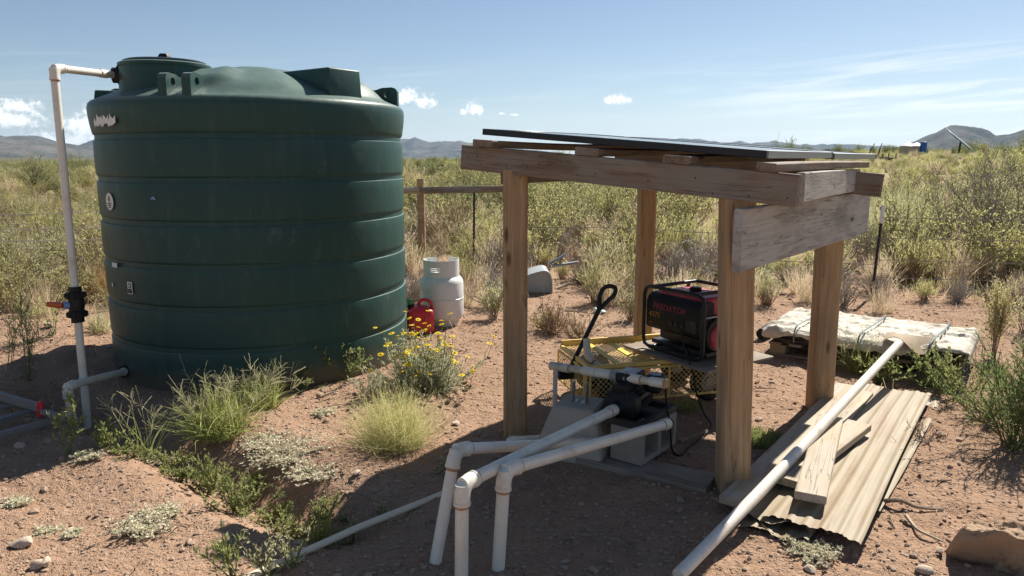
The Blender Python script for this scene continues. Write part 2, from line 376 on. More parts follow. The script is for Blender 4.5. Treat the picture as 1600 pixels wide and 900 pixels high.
L_ = {}
L_['stem_green'] = foliage('green_stem', (.11, .14, .05), (.2, .22, .09), .15)
L_['twig'] = foliage('brown_twig', (.24, .18, .13), (.42, .33, .25), .0, .85)
L_['twig_gray'] = foliage('gray_twig', (.24, .215, .185), (.44, .4, .35), .0, .85)
L_['snake'] = foliage('yellow_green_sprigs', (.43, .45, .18), (.7, .67, .33), .6)
L_['snake2'] = foliage('sage_green_sprigs', (.42, .42, .23), (.66, .63, .4), .55)
L_['olive'] = foliage('olive_leaves', (.31, .32, .125), (.54, .53, .24), .58)
L_['darkgreen'] = foliage('dark_green_leaves', (.17, .22, .085), (.34, .4, .17), .52)
L_['dry'] = foliage('dry_grass_blades', (.55, .45, .3), (.78, .67, .48), .55)
L_['drybrown'] = foliage('dry_brown_stalks', (.28, .19, .125), (.48, .35, .24), .3)
L_['dryorange'] = foliage('orange_dry_grass', (.38, .22, .09), (.55, .36, .17), .35)
L_['lush'] = foliage('fresh_green_blades', (.24, .29, .09), (.48, .5, .19), .5)
L_['seed'] = foliage('grass_seed_heads', (.36, .36, .2), (.6, .56, .36), .5)
L_['yellowgrass'] = foliage('yellow_green_fine_grass', (.45, .44, .18), (.7, .66, .34), .5)
L_['marigold'] = foliage('gray_green_leaves', (.42, .45, .3), (.66, .66, .47), .5)
L_['weed'] = foliage('weed_leaves', (.18, .22, .08), (.4, .42, .17), .5)
L_['spurge'] = foliage('silvery_spurge_leaves', (.5, .47, .32), (.85, .8, .62), .3)
L_['thistle'] = foliage('bright_green_needles', (.16, .23, .075), (.36, .43, .18), .5)
L_['goldweed'] = foliage('pale_yellow_plumes', (.42, .41, .19), (.66, .6, .33), .5)
L_['petal'] = foliage('yellow_petals', (.85, .66, .02), (.95, .8, .06), .4)
L_['yucca'] = foliage('yucca_blades', (.2, .27, .14), (.4, .47, .27), .3)

# ------------------------------------------------------------------ noise for terrain
_rs = np.random.RandomState(11); _perm = _rs.rand(256, 256)
def vnoise(x, y):
    xi = np.floor(x).astype(int); yi = np.floor(y).astype(int); fx = x - xi; fy = y - yi
    fx = fx * fx * (3 - 2 * fx); fy = fy * fy * (3 - 2 * fy)
    a = _perm[xi % 256, yi % 256]; b = _perm[(xi + 1) % 256, yi % 256]; c = _perm[xi % 256, (yi + 1) % 256]; d = _perm[(xi + 1) % 256, (yi + 1) % 256]
    return (a * (1 - fx) + b * fx) * (1 - fy) + (c * (1 - fx) + d * fx) * fy - .5
def fbm(x, y, o=4):
    s = 0; a = 1.0
    for k in range(o): s = s + a * vnoise(x * 2 ** k + 17 * k, y * 2 ** k - 9 * k); a *= .5
    return s
TANK = Vector((-2.115, 6.19, 0.0)); TR = 1.19
TRENCH = [at(60, 625, -.05), at(150, 655, -.08), at(250, 690, -.08), at(330, 735, -.08), at(430, 790, -.06), at(530, 815, -.03)]
_sr = random.Random(12); STEPS = []
for _p, _q, _n in (((-1.6, 2.2), (.2, 3.6), 7), ((.6, 2.4), (.9, 5.2), 8), ((1.6, 2.6), (2.9, 4.4), 7), ((-.3, 4.4), (-.5, 6.8), 8), ((-2.2, 2.6), (-.9, 5.0), 6), ((.2, 2.2), (2.2, 3.1), 6)):
    for _k in range(_n):
        _t = _k / (_n - 1); _a = math.atan2(_q[1] - _p[1], _q[0] - _p[0]); _s = (.09 if _k % 2 else -.09)
        STEPS.append((_p[0] + (_q[0] - _p[0]) * _t - math.sin(_a) * _s + _sr.uniform(-.08, .08), _p[1] + (_q[1] - _p[1]) * _t + math.cos(_a) * _s + _sr.uniform(-.08, .08), _a + _sr.uniform(-.4, .4)))
def terrain(x, y, fine=True):
    x = np.asarray(x, float); y = np.asarray(y, float); r = np.hypot(x, y)
    z = .035 * fbm(x * .55, y * .55, 3)
    near = np.clip(1 - (r - 14) / 10, 0, 1)
    if fine: z = z + near * (.02 * fbm(x * 3.1, y * 3.1, 3) + .011 * vnoise(x * 13, y * 13) + .007 * vnoise(x * 27 + 3, y * 27))
    if fine:
        for (fx, fy, fa) in STEPS:                                # boot prints in the loose soil
            m = (np.abs(x - fx) < .3) & (np.abs(y - fy) < .3)
            if m.any():
                u = (x[m] - fx) * math.cos(fa) + (y[m] - fy) * math.sin(fa); v = (y[m] - fy) * math.cos(fa) - (x[m] - fx) * math.sin(fa)
                q = (u / .13) ** 2 + (v / .05) ** 2; z[m] += -.016 * np.exp(-q ** 2) + .007 * np.exp(-((np.sqrt(q) - 1.35) / .25) ** 2)
    d = np.full(x.shape, 9.0)
    for p, q in zip(TRENCH, TRENCH[1:]):
        ax, ay, bx, by = p.x, p.y, q.x, q.y; L2 = (bx - ax) ** 2 + (by - ay) ** 2
        t = np.clip(((x - ax) * (bx - ax) + (y - ay) * (by - ay)) / L2, 0, 1)
        d = np.minimum(d, np.hypot(x - ax - t * (bx - ax), y - ay - t * (by - ay)))
    z = z - .17 * np.exp(-(d / .2) ** 2) + .03 * np.exp(-((d - .42) / .16) ** 2)
    td = np.hypot(x - TANK.x, y - TANK.y)
    z = np.where(td < 1.5, z * np.clip((td - 1.15) / .35, 0, 1) - .01, z)
    z = z + .2 * np.exp(-(((x + 4.5) / .9) ** 2 + ((y - 6.6) / .7) ** 2)) * (1 + .6 * vnoise(x * 4, y * 4))
    z = z + .12 * np.exp(-(((x + 3.6) / .5) ** 2 + ((y - 5.6) / .35) ** 2)) * (1 + 1.2 * vnoise(x * 5, y * 5))
    far = np.clip((r - 18) / 60, 0, 1)
    z = z + far * (.9 * fbm(x * .021, y * .021, 3) - .2) 
    w = np.clip((np.degrees(np.arctan2(x, np.maximum(y, .01))) - 11) / 14, 0, 1); w = w * w * (3 - 2 * w)
    z = z + w * 3.0 * (1 - np.exp(-np.maximum(r - 20, 0) / 100))
    z = z - np.clip(-x / 400, 0, 1) * np.clip((r - 60) / 300, 0, 1) * 3.0
    return z * np.clip(1 - (r - 3000) / 2000, .0, 1)
def tz(x, y): return float(terrain(np.array([x]), np.array([y]))[0])

def ground_mat():
    m, t, p = mat_new('desert_soil'); g = t.new('ShaderNodeNewGeometry').outputs['Position']
    n1 = t.step(t.noise(g, .8, 5, .65), .3, .7); n2 = t.noise(g, 6, 5, .65); n3 = t.noise(g, 45, 4, .7); n4 = t.noise(g, 160, 2, .6)
    c = t.mix(t.math('MULTIPLY_ADD', n1, .5, t.math('MULTIPLY', n2, .5)), (.31, .195, .128, 1), (.44, .292, .2, 1))
    c = t.mix(t.math('MULTIPLY', t.step(n3, .54, .72), .6), c, (.55, .41, .3, 1))
    c = t.mix(t.math('MULTIPLY', t.step(t.noise(g, 31, 3, .6), .56, .7), .55), c, (.16, .1, .066, 1))
    vo = t.new('ShaderNodeTexVoronoi', i={'Vector': g, 'Scale': 62.0}); peb = t.math('SUBTRACT', 1.0, t.step(vo.outputs['Distance'], .2, .42))
    pm = t.math('MULTIPLY', peb, t.step(t.noise(g, 9, 3), .5, .62))
    c = t.mix(t.math('MULTIPLY', pm, .7), c, t.mix(vo.outputs['Color'], (.2, .135, .095, 1), (.5, .4, .31, 1)))
    # beyond the yard the soil carries dry grass and litter of its own colour
    ln = t.new('ShaderNodeVectorMath', operation='LENGTH'); t.l.new(g, ln.inputs[0])
    fld = t.math('MULTIPLY', t.step(ln.outputs['Value'], 8.5, 26.0), t.step(t.noise(g, .5, 4, .65), .34, .58))
    c = t.mix(t.math('MULTIPLY', fld, .8), c, t.mix(t.noise(g, .35, 5, .7), (.36, .29, .16, 1), (.3, .3, .13, 1)))
    c = t.mix(t.step(ln.outputs['Value'], 30.0, 90.0), c, t.mix(t.noise(g, .06, 6, .7), (.27, .24, .11, 1), (.2, .215, .09, 1)))
    c = t.mix(t.step(ln.outputs['Value'], 250.0, 1200.0), c, t.mix(t.noise(g, .004, 6, .7), (.13, .11, .055, 1), (.09, .095, .045, 1)))
    t.l.new(c, p.inputs['Base Color']); p.inputs['Roughness'].default_value = .95; p.inputs['Specular IOR Level'].default_value = .12
    h = t.math('ADD', t.math('MULTIPLY', n3, .55), t.math('ADD', t.math('MULTIPLY', n4, .22), t.math('MULTIPLY', pm, .5)))
    h = t.math('ADD', h, t.math('MULTIPLY', t.noise(g, 17, 4, .6), .9))
    bump(t, p, h, 1.0, .035); return m
def build_ground():
    def graded(lo, hi, fine0, fine1, step, grow):
        a = list(np.arange(fine0, fine1 + 1e-6, step)); s = step; x = a[-1]
        while x < hi: s *= grow; x += s; a.append(min(x, hi))
        s = step; x = a[0]; b = []
        while x > lo: s *= grow; x -= s; b.append(max(x, lo))
        return np.array(b[::-1] + a)
    xs = graded(-30000, 30000, -4.2, 4.2, .035, 1.07); ys = graded(-3000, 30000, 1.6, 8.0, .035, 1.07)
    X, Y = np.meshgrid(xs, ys); Z = terrain(X, Y); nx, ny = len(xs), len(ys)
    V = np.stack([X, Y, Z], -1).reshape(-1, 3); i = np.arange(nx * ny).reshape(ny, nx)
    Fq = np.stack([i[:-1, :-1], i[:-1, 1:], i[1:, 1:], i[1:, :-1]], -1).reshape(-1, 4)
    o = bpy.data.objects.new('ground', np_mesh('ground', V, [(Fq, 0, None)], [ground_mat()], sharp=0)); link(o); tag(o, kind='structure')
build_ground()

# ------------------------------------------------------------------ mountains
def build_mountains():
    m, t, p = mat_new('mountain_slope'); g = t.new('ShaderNodeNewGeometry').outputs['Position']
    n = t.noise(t.vmath('MULTIPLY', g, (1, 1, 2.5)), .0022, 8, .72); f = t.noise(g, .02, 5, .7)
    c = t.mix(t.step(t.math('MULTIPLY_ADD', n, .65, t.math('MULTIPLY', f, .35)), .36, .64), (.025, .035, .03, 1), (.15, .135, .115, 1))
    t.l.new(c, p.inputs['Base Color']); p.inputs['Roughness'].default_value = 1.0; p.inputs['Specular IOR Level'].default_value = 0
    def ridge(name, prof, D, depth, seed):
        prof = sorted(prof); n = 260; px = np.linspace(prof[0][0], prof[-1][0], n); py = np.interp(px, [a for a, _ in prof], [b for _, b in prof])
        rows = 44; V = []
        for j in range(rows):
            s = j / (rows - 1) * 1.6                                   # 0 foot, 1 crest, 1.6 behind
            for k in range(n):
                d = px_dir(px[k], py[k]); hz = math.hypot(d.x, d.y); hh = max(8.0, H + D * d.z / hz)
                e = min(1, k / 14, (n - 1 - k) / 14); hh *= e
                R = D - depth * (1 - s); prf = s ** 1.35 if s < 1 else max(.0, 1 - (s - 1) * 1.3)
                x, y = d.x / hz * R, d.y / hz * R
                q = float(1 - 2 * abs(fbm(np.array([x * .0011 + seed]), np.array([y * .0005]), 4)[0]))
                w = prf * (1 - prf) * 4
                z = hh * (prf + .6 * (q - .6) * w * .9)
                if s > .8 and s < 1.15: z += hh * .2 * max(0, 1 - abs(s - 1) / .2) * float(fbm(np.array([x * .0045]), np.array([seed * 3.1]), 5)[0]) * e
                V.append((x, y, z - 12 * (1 - min(1, s * 4))))
        i = np.arange(n * rows).reshape(rows, n); Fq = np.stack([i[:-1, :-1], i[:-1, 1:], i[1:, 1:], i[1:, :-1]], -1).reshape(-1, 4)
        o = bpy.data.objects.new(name, np_mesh(name, np.array(V), [(Fq, 0, None)], [m], sharp=0)); link(o); tag(o, kind='structure')
    ridge('mountain', [(-420, 236), (-250, 222), (-120, 214), (0, 211.5), (30, 211), (60, 215), (100, 223), (130, 229), (180, 236), (260, 242)], 9500, 3000, 1)
    ridge('mountain', [(60, 240), (110, 231), (125, 226), (148, 217), (200, 205), (260, 212), (330, 224), (420, 236)], 12000, 3000, 2)
    ridge('mountain', [(480, 240), (570, 228), (625, 218), (640, 215), (648, 213.5), (662, 220), (672, 223), (700, 221), (714, 219), (730, 221), (800, 230), (900, 240)], 13000, 3200, 3)
    ridge('mountain', [(960, 240), (1030, 225), (1062, 217), (1085, 215.5), (1100, 217), (1112, 222), (1150, 224), (1230, 238)], 17000, 3000, 4)
    ridge('mountain', [(1080, 240), (1125, 224), (1150, 220), (1157, 219), (1170, 223), (1190, 221), (1208, 219), (1222, 222), (1245, 225), (1280, 225), (1305, 223), (1340, 226), (1400, 229), (1470, 236), (1560, 242)], 14500, 3000, 5)
    ridge('mountain', [(1340, 242), (1395, 232), (1420, 222), (1440, 214), (1462, 206), (1478, 194), (1486, 191), (1500, 193), (1522, 197), (1546, 205), (1556, 213), (1575, 211), (1600, 203), (1640, 192), (1720, 205), (1840, 228), (1980, 242)], 7500, 2200, 6)
build_mountains()

# ------------------------------------------------------------------ water tank
def smooth(a, b, x): 
    t = max(0.0, min(1.0, (x - a) / (b - a))); return t * t * (3 - 2 * t)
def build_tank():
    T = thing('water_tank', 'large dark green ribbed plastic water tank standing on bare soil', 'water tank', TANK)
    prof = [(0.0, -.06), (TR - .01, -.06)]
    grooves = [.3, .6, .9, 1.2, 1.5, 1.8]; z0 = 0.0
    for g in grooves:
        for k in range(5):
            s = k / 4; z = z0 + (g - .03 - z0) * s; prof.append((TR + .0025 * math.sin(math.pi * s), z))
        prof += [(TR - .001, g - .026), (TR - .012, g - .022), (TR - .013, g + .014), (TR - .006, g + .02), (TR - .0005, g + .028)]; z0 = g + .034
    prof += [(TR + .004, 1.85), (TR + .012, 1.9), (TR + .018, 1.95), (TR + .021, 1.99), (TR + .02, 2.02), (TR + .013, 2.045), (TR - .004, 2.063), (TR - .035, 2.075)]
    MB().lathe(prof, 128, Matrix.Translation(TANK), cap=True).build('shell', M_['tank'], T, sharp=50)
    # roof dome with its moulded humps
    R0 = TR - .03; nr, na = 44, 200; vs = []; fs = []
    def humps(x, y):
        z = 0
        for (ang, r0, wr, wa, h) in ((-92, .86, .16, 12, .05), (-70, .78, .34, 17, .03), (-20, .85, .2, 16, .07), (40, .8, .2, 14, .08), (110, .8, .22, 15, .08), (165, .85, .2, 12, .08)):
            r = math.hypot(x, y); a = math.degrees(math.atan2(y, x)); da = (a - ang + 180) % 360 - 180
            z += h * smooth(1.35, .55, abs(r - r0) / wr) * smooth(1.5, .45, abs(da) / wa)
        return z
    for i in range(nr + 1):
        r = R0 * (1 - i / nr)
        for k in range(na):
            a = 2 * math.pi * k / na; x, y = r * math.cos(a), r * math.sin(a)
            q = r / R0; z = 2.073 + .295 * (1 - q ** 1.8) + humps(x, y) * smooth(1.0, .9, q)
            vs.append((TANK.x + x, TANK.y + y, z))
    for i in range(nr):
        for k in range(na): fs.append((i * na + k, i * na + (k + 1) % na, (i + 1) * na + (k + 1) % na, (i + 1) * na + k))
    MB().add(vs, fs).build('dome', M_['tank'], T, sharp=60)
    def domez(r): return 2.073 + .31 * (1 - (min(r, R0) / R0) ** 1.6)
    # filler neck and lid
    nc = Vector((-2.535, 5.55, 0)); N = Matrix.Translation(nc)
    nk = MB().lathe([(.33, 2.0), (.318, 2.12), (.308, 2.2), (.305, 2.285), (.314, 2.295), (.314, 2.313), (.303, 2.32), (.286, 2.32), (.286, 2.25)], 72, N, cap=False).build('filler_neck', M_['tank'], T)
    lid = MB().lathe([(.278, 2.31), (.278, 2.336), (.258, 2.343), (.0, 2.35)], 56, N, cap=False).build('lid', M_['tank_dark'], T)
    MB().lathe([(.055, 2.343), (.05, 2.37), (.034, 2.395), (.0, 2.397)], 8, N, cap=False).build('vent_cap', M_['black'], lid)
    inl = Vector((-2.835, 5.47, 2.235)); dn = (inl - Vector((nc.x, nc.y, 2.235))).normalized()
    MB().tube([inl - dn * .03, inl + dn * .01, inl + dn * .011, inl + dn * .045], [.07, .07, .055, .055], 8).build('inlet_fitting', M_['black'], nk)
    # tie-down lugs with a hole, and block pads moulded into the shoulder
    def lug(ang, wide, twin):
        a = math.radians(ang); rad = Vector((math.cos(a), math.sin(a), 0)); tan = Vector((-rad.y, rad.x, 0))
        for s in ((-1, 1) if twin else (0,)):
            o = TANK + tan * (s * wide * .5)
            th = .062; poly = []
            hole = [(.0 + .028 * math.cos(k * math.pi / 6), .1 + .028 * math.sin(k * math.pi / 6)) for k in range(12)]
            outer = [(-.2, -.02), (.085, -.04), (.085, .12), (.07, .145), (.04, .155), (-.04, .15), (-.1, .13), (-.3, .12)]
            M = Matrix((rad, Vector((0, 0, 1)), -tan)).transposed().to_4x4(); M.translation = o + rad * (TR - .085) + Vector((0, 0, 2.055)) + tan * th / 2
            bm = bmesh.new(); vo = [bm.verts.new((x, y, 0)) for x, y in outer]; vh = [bm.verts.new((x, y, 0)) for x, y in hole]
            ed = [bm.edges.new((v[i], v[(i + 1) % len(v)])) for v in (vo, vh) for i in range(len(v))]
            bmesh.ops.triangle_fill(bm, use_beauty=True, edges=ed)
            r = bmesh.ops.extrude_face_region(bm, geom=bm.faces[:]); bmesh.ops.translate(bm, verts=[v for v in r['geom'] if isinstance(v, bmesh.types.BMVert)], vec=(0, 0, th))
            bm.verts.index_update(); mb = MB().add([M @ v.co for v in bm.verts], [[v.index for v in f.verts] for f in bm.faces]); bm.free()
            mb.build('tie_down_lug', M_['tank'], T, sharp=30)
    lug(-96, .17, True); lug(-3, .1, False); lug(178, .1, False); lug(88, .12, True)
    def pad(ang, w, r0, r1, zt, slope=.0):
        a = math.radians(ang); rad = Vector((math.cos(a), math.sin(a), 0)); tan = Vector((-rad.y, rad.x, 0)); b = MB(); vs = []
        for (r, s, z) in ((r0, -1, 2.1), (r1 + .015, -1, 2.05), (r1 + .015, 1, 2.05), (r0, 1, 2.1), (r0, -1, zt), (r1, -1, zt - slope), (r1, 1, zt - slope), (r0, 1, zt)):
            p = TANK + rad * r + tan * (s * w / 2 * (1.04 if z < 2.15 else 1)); vs.append((p.x, p.y, z))
        b.add(vs, [(0, 3, 2, 1), (4, 5, 6, 7), (0, 1, 5, 4), (1, 2, 6, 5), (2, 3, 7, 6), (3, 0, 4, 7)])
        bm = bmesh.new(); vv = [bm.verts.new(v) for v in b.v]; [bm.faces.new([vv[i] for i in f]) for f in b.f]
        bmesh.ops.bevel(bm, geom=bm.edges[:], offset=.012, segments=3, affect='EDGES', profile=.5); bm.verts.index_update()
        MB().add([v.co for v in bm.verts], [[v.index for v in f.verts] for f in bm.faces]).build('roof_pad', M_['tank'], T, sharp=40); bm.free()
    pad(-36, .3, .45, 1.1, 2.29, -.0); pad(12, .34, .6, 1.1, 2.2); pad(150, .3, .6, 1.08, 2.2); pad(203, .22, .75, 1.14, 2.15); pad(70, .3, .5, 1.08, 2.26)
    # stickers lying on the shell
    def hit(px, py):
        d = px_dir(px, py); o = Vector((0, 0, H)); ax, ay = o.x - TANK.x, o.y - TANK.y
        A = d.x ** 2 + d.y ** 2; B = 2 * (ax * d.x + ay * d.y); C = ax * ax + ay * ay - (TR + (.018 if py < 200 else .006)) ** 2
        t = (-B - math.sqrt(max(0, B * B - 4 * A * C))) / (2 * A); p = o + d * t
        return math.atan2(p.y - TANK.y, p.x - TANK.x), p.z
    def decal(name, shape, a, z, R, mat, parent):
        vs = []; 
        for (u, v) in shape:
            aa = a + u / R; vs.append((TANK.x + R * math.cos(aa), TANK.y + R * math.sin(aa), z + v))
        return MB().add(vs, [tuple(range(len(vs)))]).build(name, mat, parent, smooth=False)
    def oval(w, h, n=20, cx=0, cy=0): return [(cx + w * math.cos(2 * math.pi * k / n), cy + h * math.sin(2 * math.pi * k / n)) for k in range(n)]
    def rect(w, h, cx=0, cy=0): return [(cx - w, cy - h), (cx + w, cy - h), (cx + w, cy + h), (cx - w, cy + h)]
    a, z = hit(172, 315); s = decal('round_sticker', oval(.062, .062), a, z, TR + .011, M_['white'], T)
    decal('drop_mark', [(0, .045), (.013, .018), (.01, .004), (-.01, .004), (-.013, .018)], a, z, TR + .0135, M_['ink'], s)
    for k in range(3): decal('sticker_line', rect(.03 - .006 * k, .004, 0, -.012 - .014 * k), a, z, TR + .0135, M_['ink'], s)
    a, z = hit(163, 189); rn = random.Random(3); top = []; bot = []
    for k in range(26):
        u = -.16 + .32 * k / 25; top.append((u, .014 + rn.uniform(-.022, .036))); bot.append((u, -.034 + rn.uniform(-.01, .018)))
    decal('torn_sticker', bot + top[::-1], a, z, TR + .0285, M_['white'], T)
    a, z = hit(240, 310); decal('blue_film_scrap', [(-.025, -.006), (.025, -.008), (.012, .009), (-.004, .013)], a, z, TR + .012, M_['bluefilm'], T)
    a, z = hit(180, 414); decal('small_label', rect(.045, .017), a, z, TR + .012, M_['white'], T)
    a, z = hit(177, 445); decal('small_label', [(-.012, -.016), (.012, -.012), (.012, .014), (-.012, .016)], a, z, TR + .012, M_['white'], T)
    a, z = hit(204, 450); s = decal('safety_label', rect(.03, .045), a, z, TR + .011, M_['white'], T)
    decal('label_mark', oval(.018, .02, 14, 0, .018), a, z, TR + .0135, M_['ink'], s); decal('label_mark', rect(.024, .016, 0, -.022), a, z, TR + .0135, M_['ink'], s)
    decal('label_mark', oval(.009, .012, 10, 0, .018), a, z, TR + .0145, M_['white'], s)
    return hit
tank_hit = build_tank()

# ------------------------------------------------------------------ PVC pipework
def arc(p, a, b, L, n=7):
    A, B = p - a * L, p + b * L
    return [A * (1 - t) ** 2 + p * 2 * t * (1 - t) + B * t * t for t in [k / (n - 1) for k in range(n)]]
def pvc(name, label, pts, r, mat='pvc', couplings=(), caps=(), primer=True, group=None, n=16):
    """a pipe run through pts with moulded elbows; couplings = list of (segment, fraction)"""
    pts = [Vector(p) for p in pts]; T = thing(name, label, 'pipe', (pts[0].x, pts[0].y, min(p.z for p in pts)), group=group); mt = M_[mat]
    for i in range(len(pts) - 1):
        MB().tube([pts[i], pts[i].lerp(pts[i + 1], .5), pts[i + 1]], r, n).build('pipe', mt, T)
    for i in range(1, len(pts) - 1):
        a = (pts[i] - pts[i - 1]).normalized(); b = (pts[i + 1] - pts[i]).normalized(); L = r * 2.1
        cv = arc(pts[i], a, b, L, 9); e = MB().tube([cv[0] - a * r * .9] + cv + [cv[-1] + b * r * .9], r * 1.2, n).tube([cv[0] - a * r * .95, cv[0] - a * r * .45], r * 1.3, n).tube([cv[-1] + b * r * .45, cv[-1] + b * r * .95], r * 1.3, n).build('elbow', mt, T)
        if primer:
            for q, d in ((cv[0] - a * r * 1.0, a), (cv[-1] + b * r * 1.0, b)): MB().tube([q - d * .012, q + d * .012], r * 1.03, n).build('primer_ring', M_['primer'], e)
    for (i, f) in couplings:
        a = (pts[i + 1] - pts[i]).normalized(); p = pts[i].lerp(pts[i + 1], f); c = MB().tube([p - a * r * 1.3, p + a * r * 1.3], r * 1.18, n).build('coupling', mt, T)
        if primer: MB().tube([p - a * r * 1.5, p - a * r * 1.28], r * 1.09, n).build('primer_ring', M_['primer'], c)
    for (i, f, lo, rr, m2) in caps:
        a = (pts[i + 1] - pts[i]).normalized(); p = pts[i].lerp(pts[i + 1], f); MB().tube([p, p + a * lo], r * rr, n).build('collar', M_[m2], T)
    return T
def build_pipes():
    base = at(137, 662, -.14); elb = atY(84, 106, 4.9)
    t = pvc('fill_pipe', 'tall white standpipe with orange handled valve feeding the green tank neck', [base + Vector((0, 0, -.1)), elb, Vector((-2.86, 5.43, 2.235))], .025, couplings=[(1, .82), (0, .985)])
    # valve on the standpipe
    f = (.68 + .24) / (elb.z + .24); p = (base + Vector((0, 0, -.1))).lerp(elb, f); ax = (elb - base).normalized()
    v = MB(); prof = [(.04, -.12), (.04, -.085), (.056, -.084), (.058, -.045), (.046, -.04), (.05, 0), (.046, .04), (.058, .045), (.056, .084), (.04, .085), (.04, .12)]
    Mx = axes(p, p + ax, (0, 1, 0)) @ Matrix.Rotation(math.radians(90), 4, 'Y'); Mx.translation = p
    v.lathe(prof, 20, Mx); vb = v.build('valve_body', M_['black'], t)
    for k in range(10):
        a = 2 * math.pi * k / 10
        for zz in (-.065, .065):
            c = p + ax * zz + Vector((math.cos(a), math.sin(a), 0)) * .058; MB().box(c, (.014, .014, .034), Matrix.Rotation(a, 3, 'Z'), .003).build('grip_rib', M_['black'], vb)
    hd = Vector((-.75, -.66, .05)).normalized(); hub = MB().tube([p + hd * .03, p + hd * .075], .026, 12).build('valve_stem', M_['bluefilm'], vb)
    side = Vector((-1, .12, .06)).normalized(); q = p + hd * .078
    MB().tube([q, q + side * .05, q + side * .11], [.018, .021, .017], 10).build('valve_handle', M_['orange'], t)
    a, z = tank_hit(196, 580); outp = Vector((TANK.x + TR * math.cos(a), TANK.y + TR * math.sin(a), z))
    e2 = atY(104, 604, 4.52)
    t = pvc('outlet_pipe', 'short white pipe bending from the green tank base into the soil', [outp, e2, Vector((e2.x + .02, e2.y + .02, -.22))], .025, couplings=[(0, .02)])
    MB().tube([outp - (outp - e2).normalized() * .035, outp], .05, 8).build('bulkhead_fitting', M_['black'], t)
    # suction and discharge runs at the pump
    pvc('suction_pipe', 'white pipe leaning behind the other two, its cut foot on shaded soil', [at(680, 880, -.01), atY(712, 702, 2.93), atY(935, 690, 3.76)], .0255)
    pvc('pump_inlet_pipe', 'white pipe rising from the soil to the front of the black pump', [Vector((-.2, 2.6, -.15)), atY(722, 757, 2.62), atY(958, 641, 3.76)], .0265, couplings=[(1, .985)])
    pvc('block_pipe', 'white pipe rising from the soil to the top of the cinder block', [Vector((-.065, 2.72, -.15)), atY(788, 735, 2.78), atY(1046, 661, 3.74)], .0265, couplings=[(1, .97)], caps=[(1, .985, .012, 1.22, 'black')])
    # manifold over the pump
    a, b = atY(866, 572, 4.32), atY(1036, 599, 3.72); d = (b - a)
    t = thing('pump_manifold', 'white jointed pipe with gray tee running level above the black pump', 'pipe', (a.x, a.y, 0))
    MB().tube([a, b], .021, 16).build('pipe', M_['pvc_old'], t)
    for f, w in ((.03, .05), (.1, .05), (.36, .05), (.5, .06), (.76, .05), (.96, .045)):
        c = a + d * f; u = d.normalized(); o = MB().tube([c - u * w, c + u * w], .0265, 16).build('coupling', M_['pvc'], t)
        MB().tube([c + u * w, c + u * (w + .008)], .0245, 16).build('primer_ring', M_['primer'], o)
    c = a + d * .64; u = d.normalized(); tee = MB().tube([c - u * .055, c + u * .055], .033, 16).tube([c, c + Vector((0, 0, -.055))], .031, 16).build('tee', M_['gray_pvc'], t)
    MB().tube([c + Vector((0, 0, -.05)), c + Vector((0, 0, -.15))], .021, 14).build('riser', M_['gray_metal'], t)
    MB().tube([a + u * .01, a + u * .01 + Vector((0, 0, -.03)), Vector((a.x + .005, a.y, .0))], .0145, 12).build('drop_pipe', M_['pvc'], t)
    # thin pipe on the soil and the stub by the shelter post
    p0, p1 = at(392, 900, .018), at(694, 771, .02)
    ob = MB().tube([p0 + (p0 - p1) * .35, p0, p0.lerp(p1, .5) + Vector((0, 0, .012)), p1, p1 + (p1 - p0) * .02], .0155, 12).build('ground_pipe', M_['pvc_old']); tag(ob, 'thin straight white pipe lying across shaded soil below the grass', 'pipe')
    pvc('stub_pipe', 'thin white pipe with small elbow at the foot of the far left shelter post', [at(795, 712, -.05), at(795, 686, .07), at(868, 682, .07)], .014, primer=False, n=12)
    # long pipe over the lumber
    ob = MB().tube([at(1060, 899, .035), at(1180, 776, .12), at(1290, 659, .2), at(1405, 536, .33)], .027, 18).build('long_pipe', M_['pvc']); tag(ob, 'long white pipe lying over the lumber pile and onto the tarp', 'pipe')
build_pipes()

# ------------------------------------------------------------------ pole shelter with its roof panels
E1, E2 = Vector((.8, -.6, 0)), Vector((.6, .8, 0))
PA, PB, PC, PD = Vector((.02, 4.19, 0)), Vector((1.117, 3.45, 0)), Vector((2.06, 4.69, 0)), Vector((1.0, 5.45, 0))
def post(p0, p1, w, parent, seed, cracks):
    M = axes(p0, p1, (0, -1, 0)); L = (Vector(p1) - Vector(p0)).length; rn = random.Random(seed); n = 22; K = 40; vs = []; fs = []
    ph = [rn.uniform(0, 6) for _ in range(4)]
    for i in range(n + 1):
        t = i / n
        for k in range(K):
            a = 2 * math.pi * k / K; ca, sa = math.cos(a), math.sin(a); e = .42
            x = math.copysign(abs(ca) ** e, ca) * w / 2; y = math.copysign(abs(sa) ** e, sa) * w / 2
            q = 1 + .012 * math.sin(3 * a + ph[0] + 2 * t) + .008 * math.sin(5 * t * 3 + ph[1])
            for (ca0, dep, t0, t1, wob) in cracks:
                aa = ca0 + wob * math.sin(7 * t + ph[2]); dd = (a - aa + math.pi) % (2 * math.pi) - math.pi
                if abs(dd) < .09 and t0 < t < t1: q -= dep
            vs.append((t * L, x * q, y * q))
    for i in range(n):
        for k in range(K): fs.append((i * K + k, i * K + (k + 1) % K, i * K + K + (k + 1) % K, i * K + K + k))
    fs.append(tuple(range(K - 1, -1, -1))); fs.append(tuple(n * K + k for k in range(K)))
    return MB().add(vs, fs).build('post', M_['post'], parent, M, sharp=32, world=False)
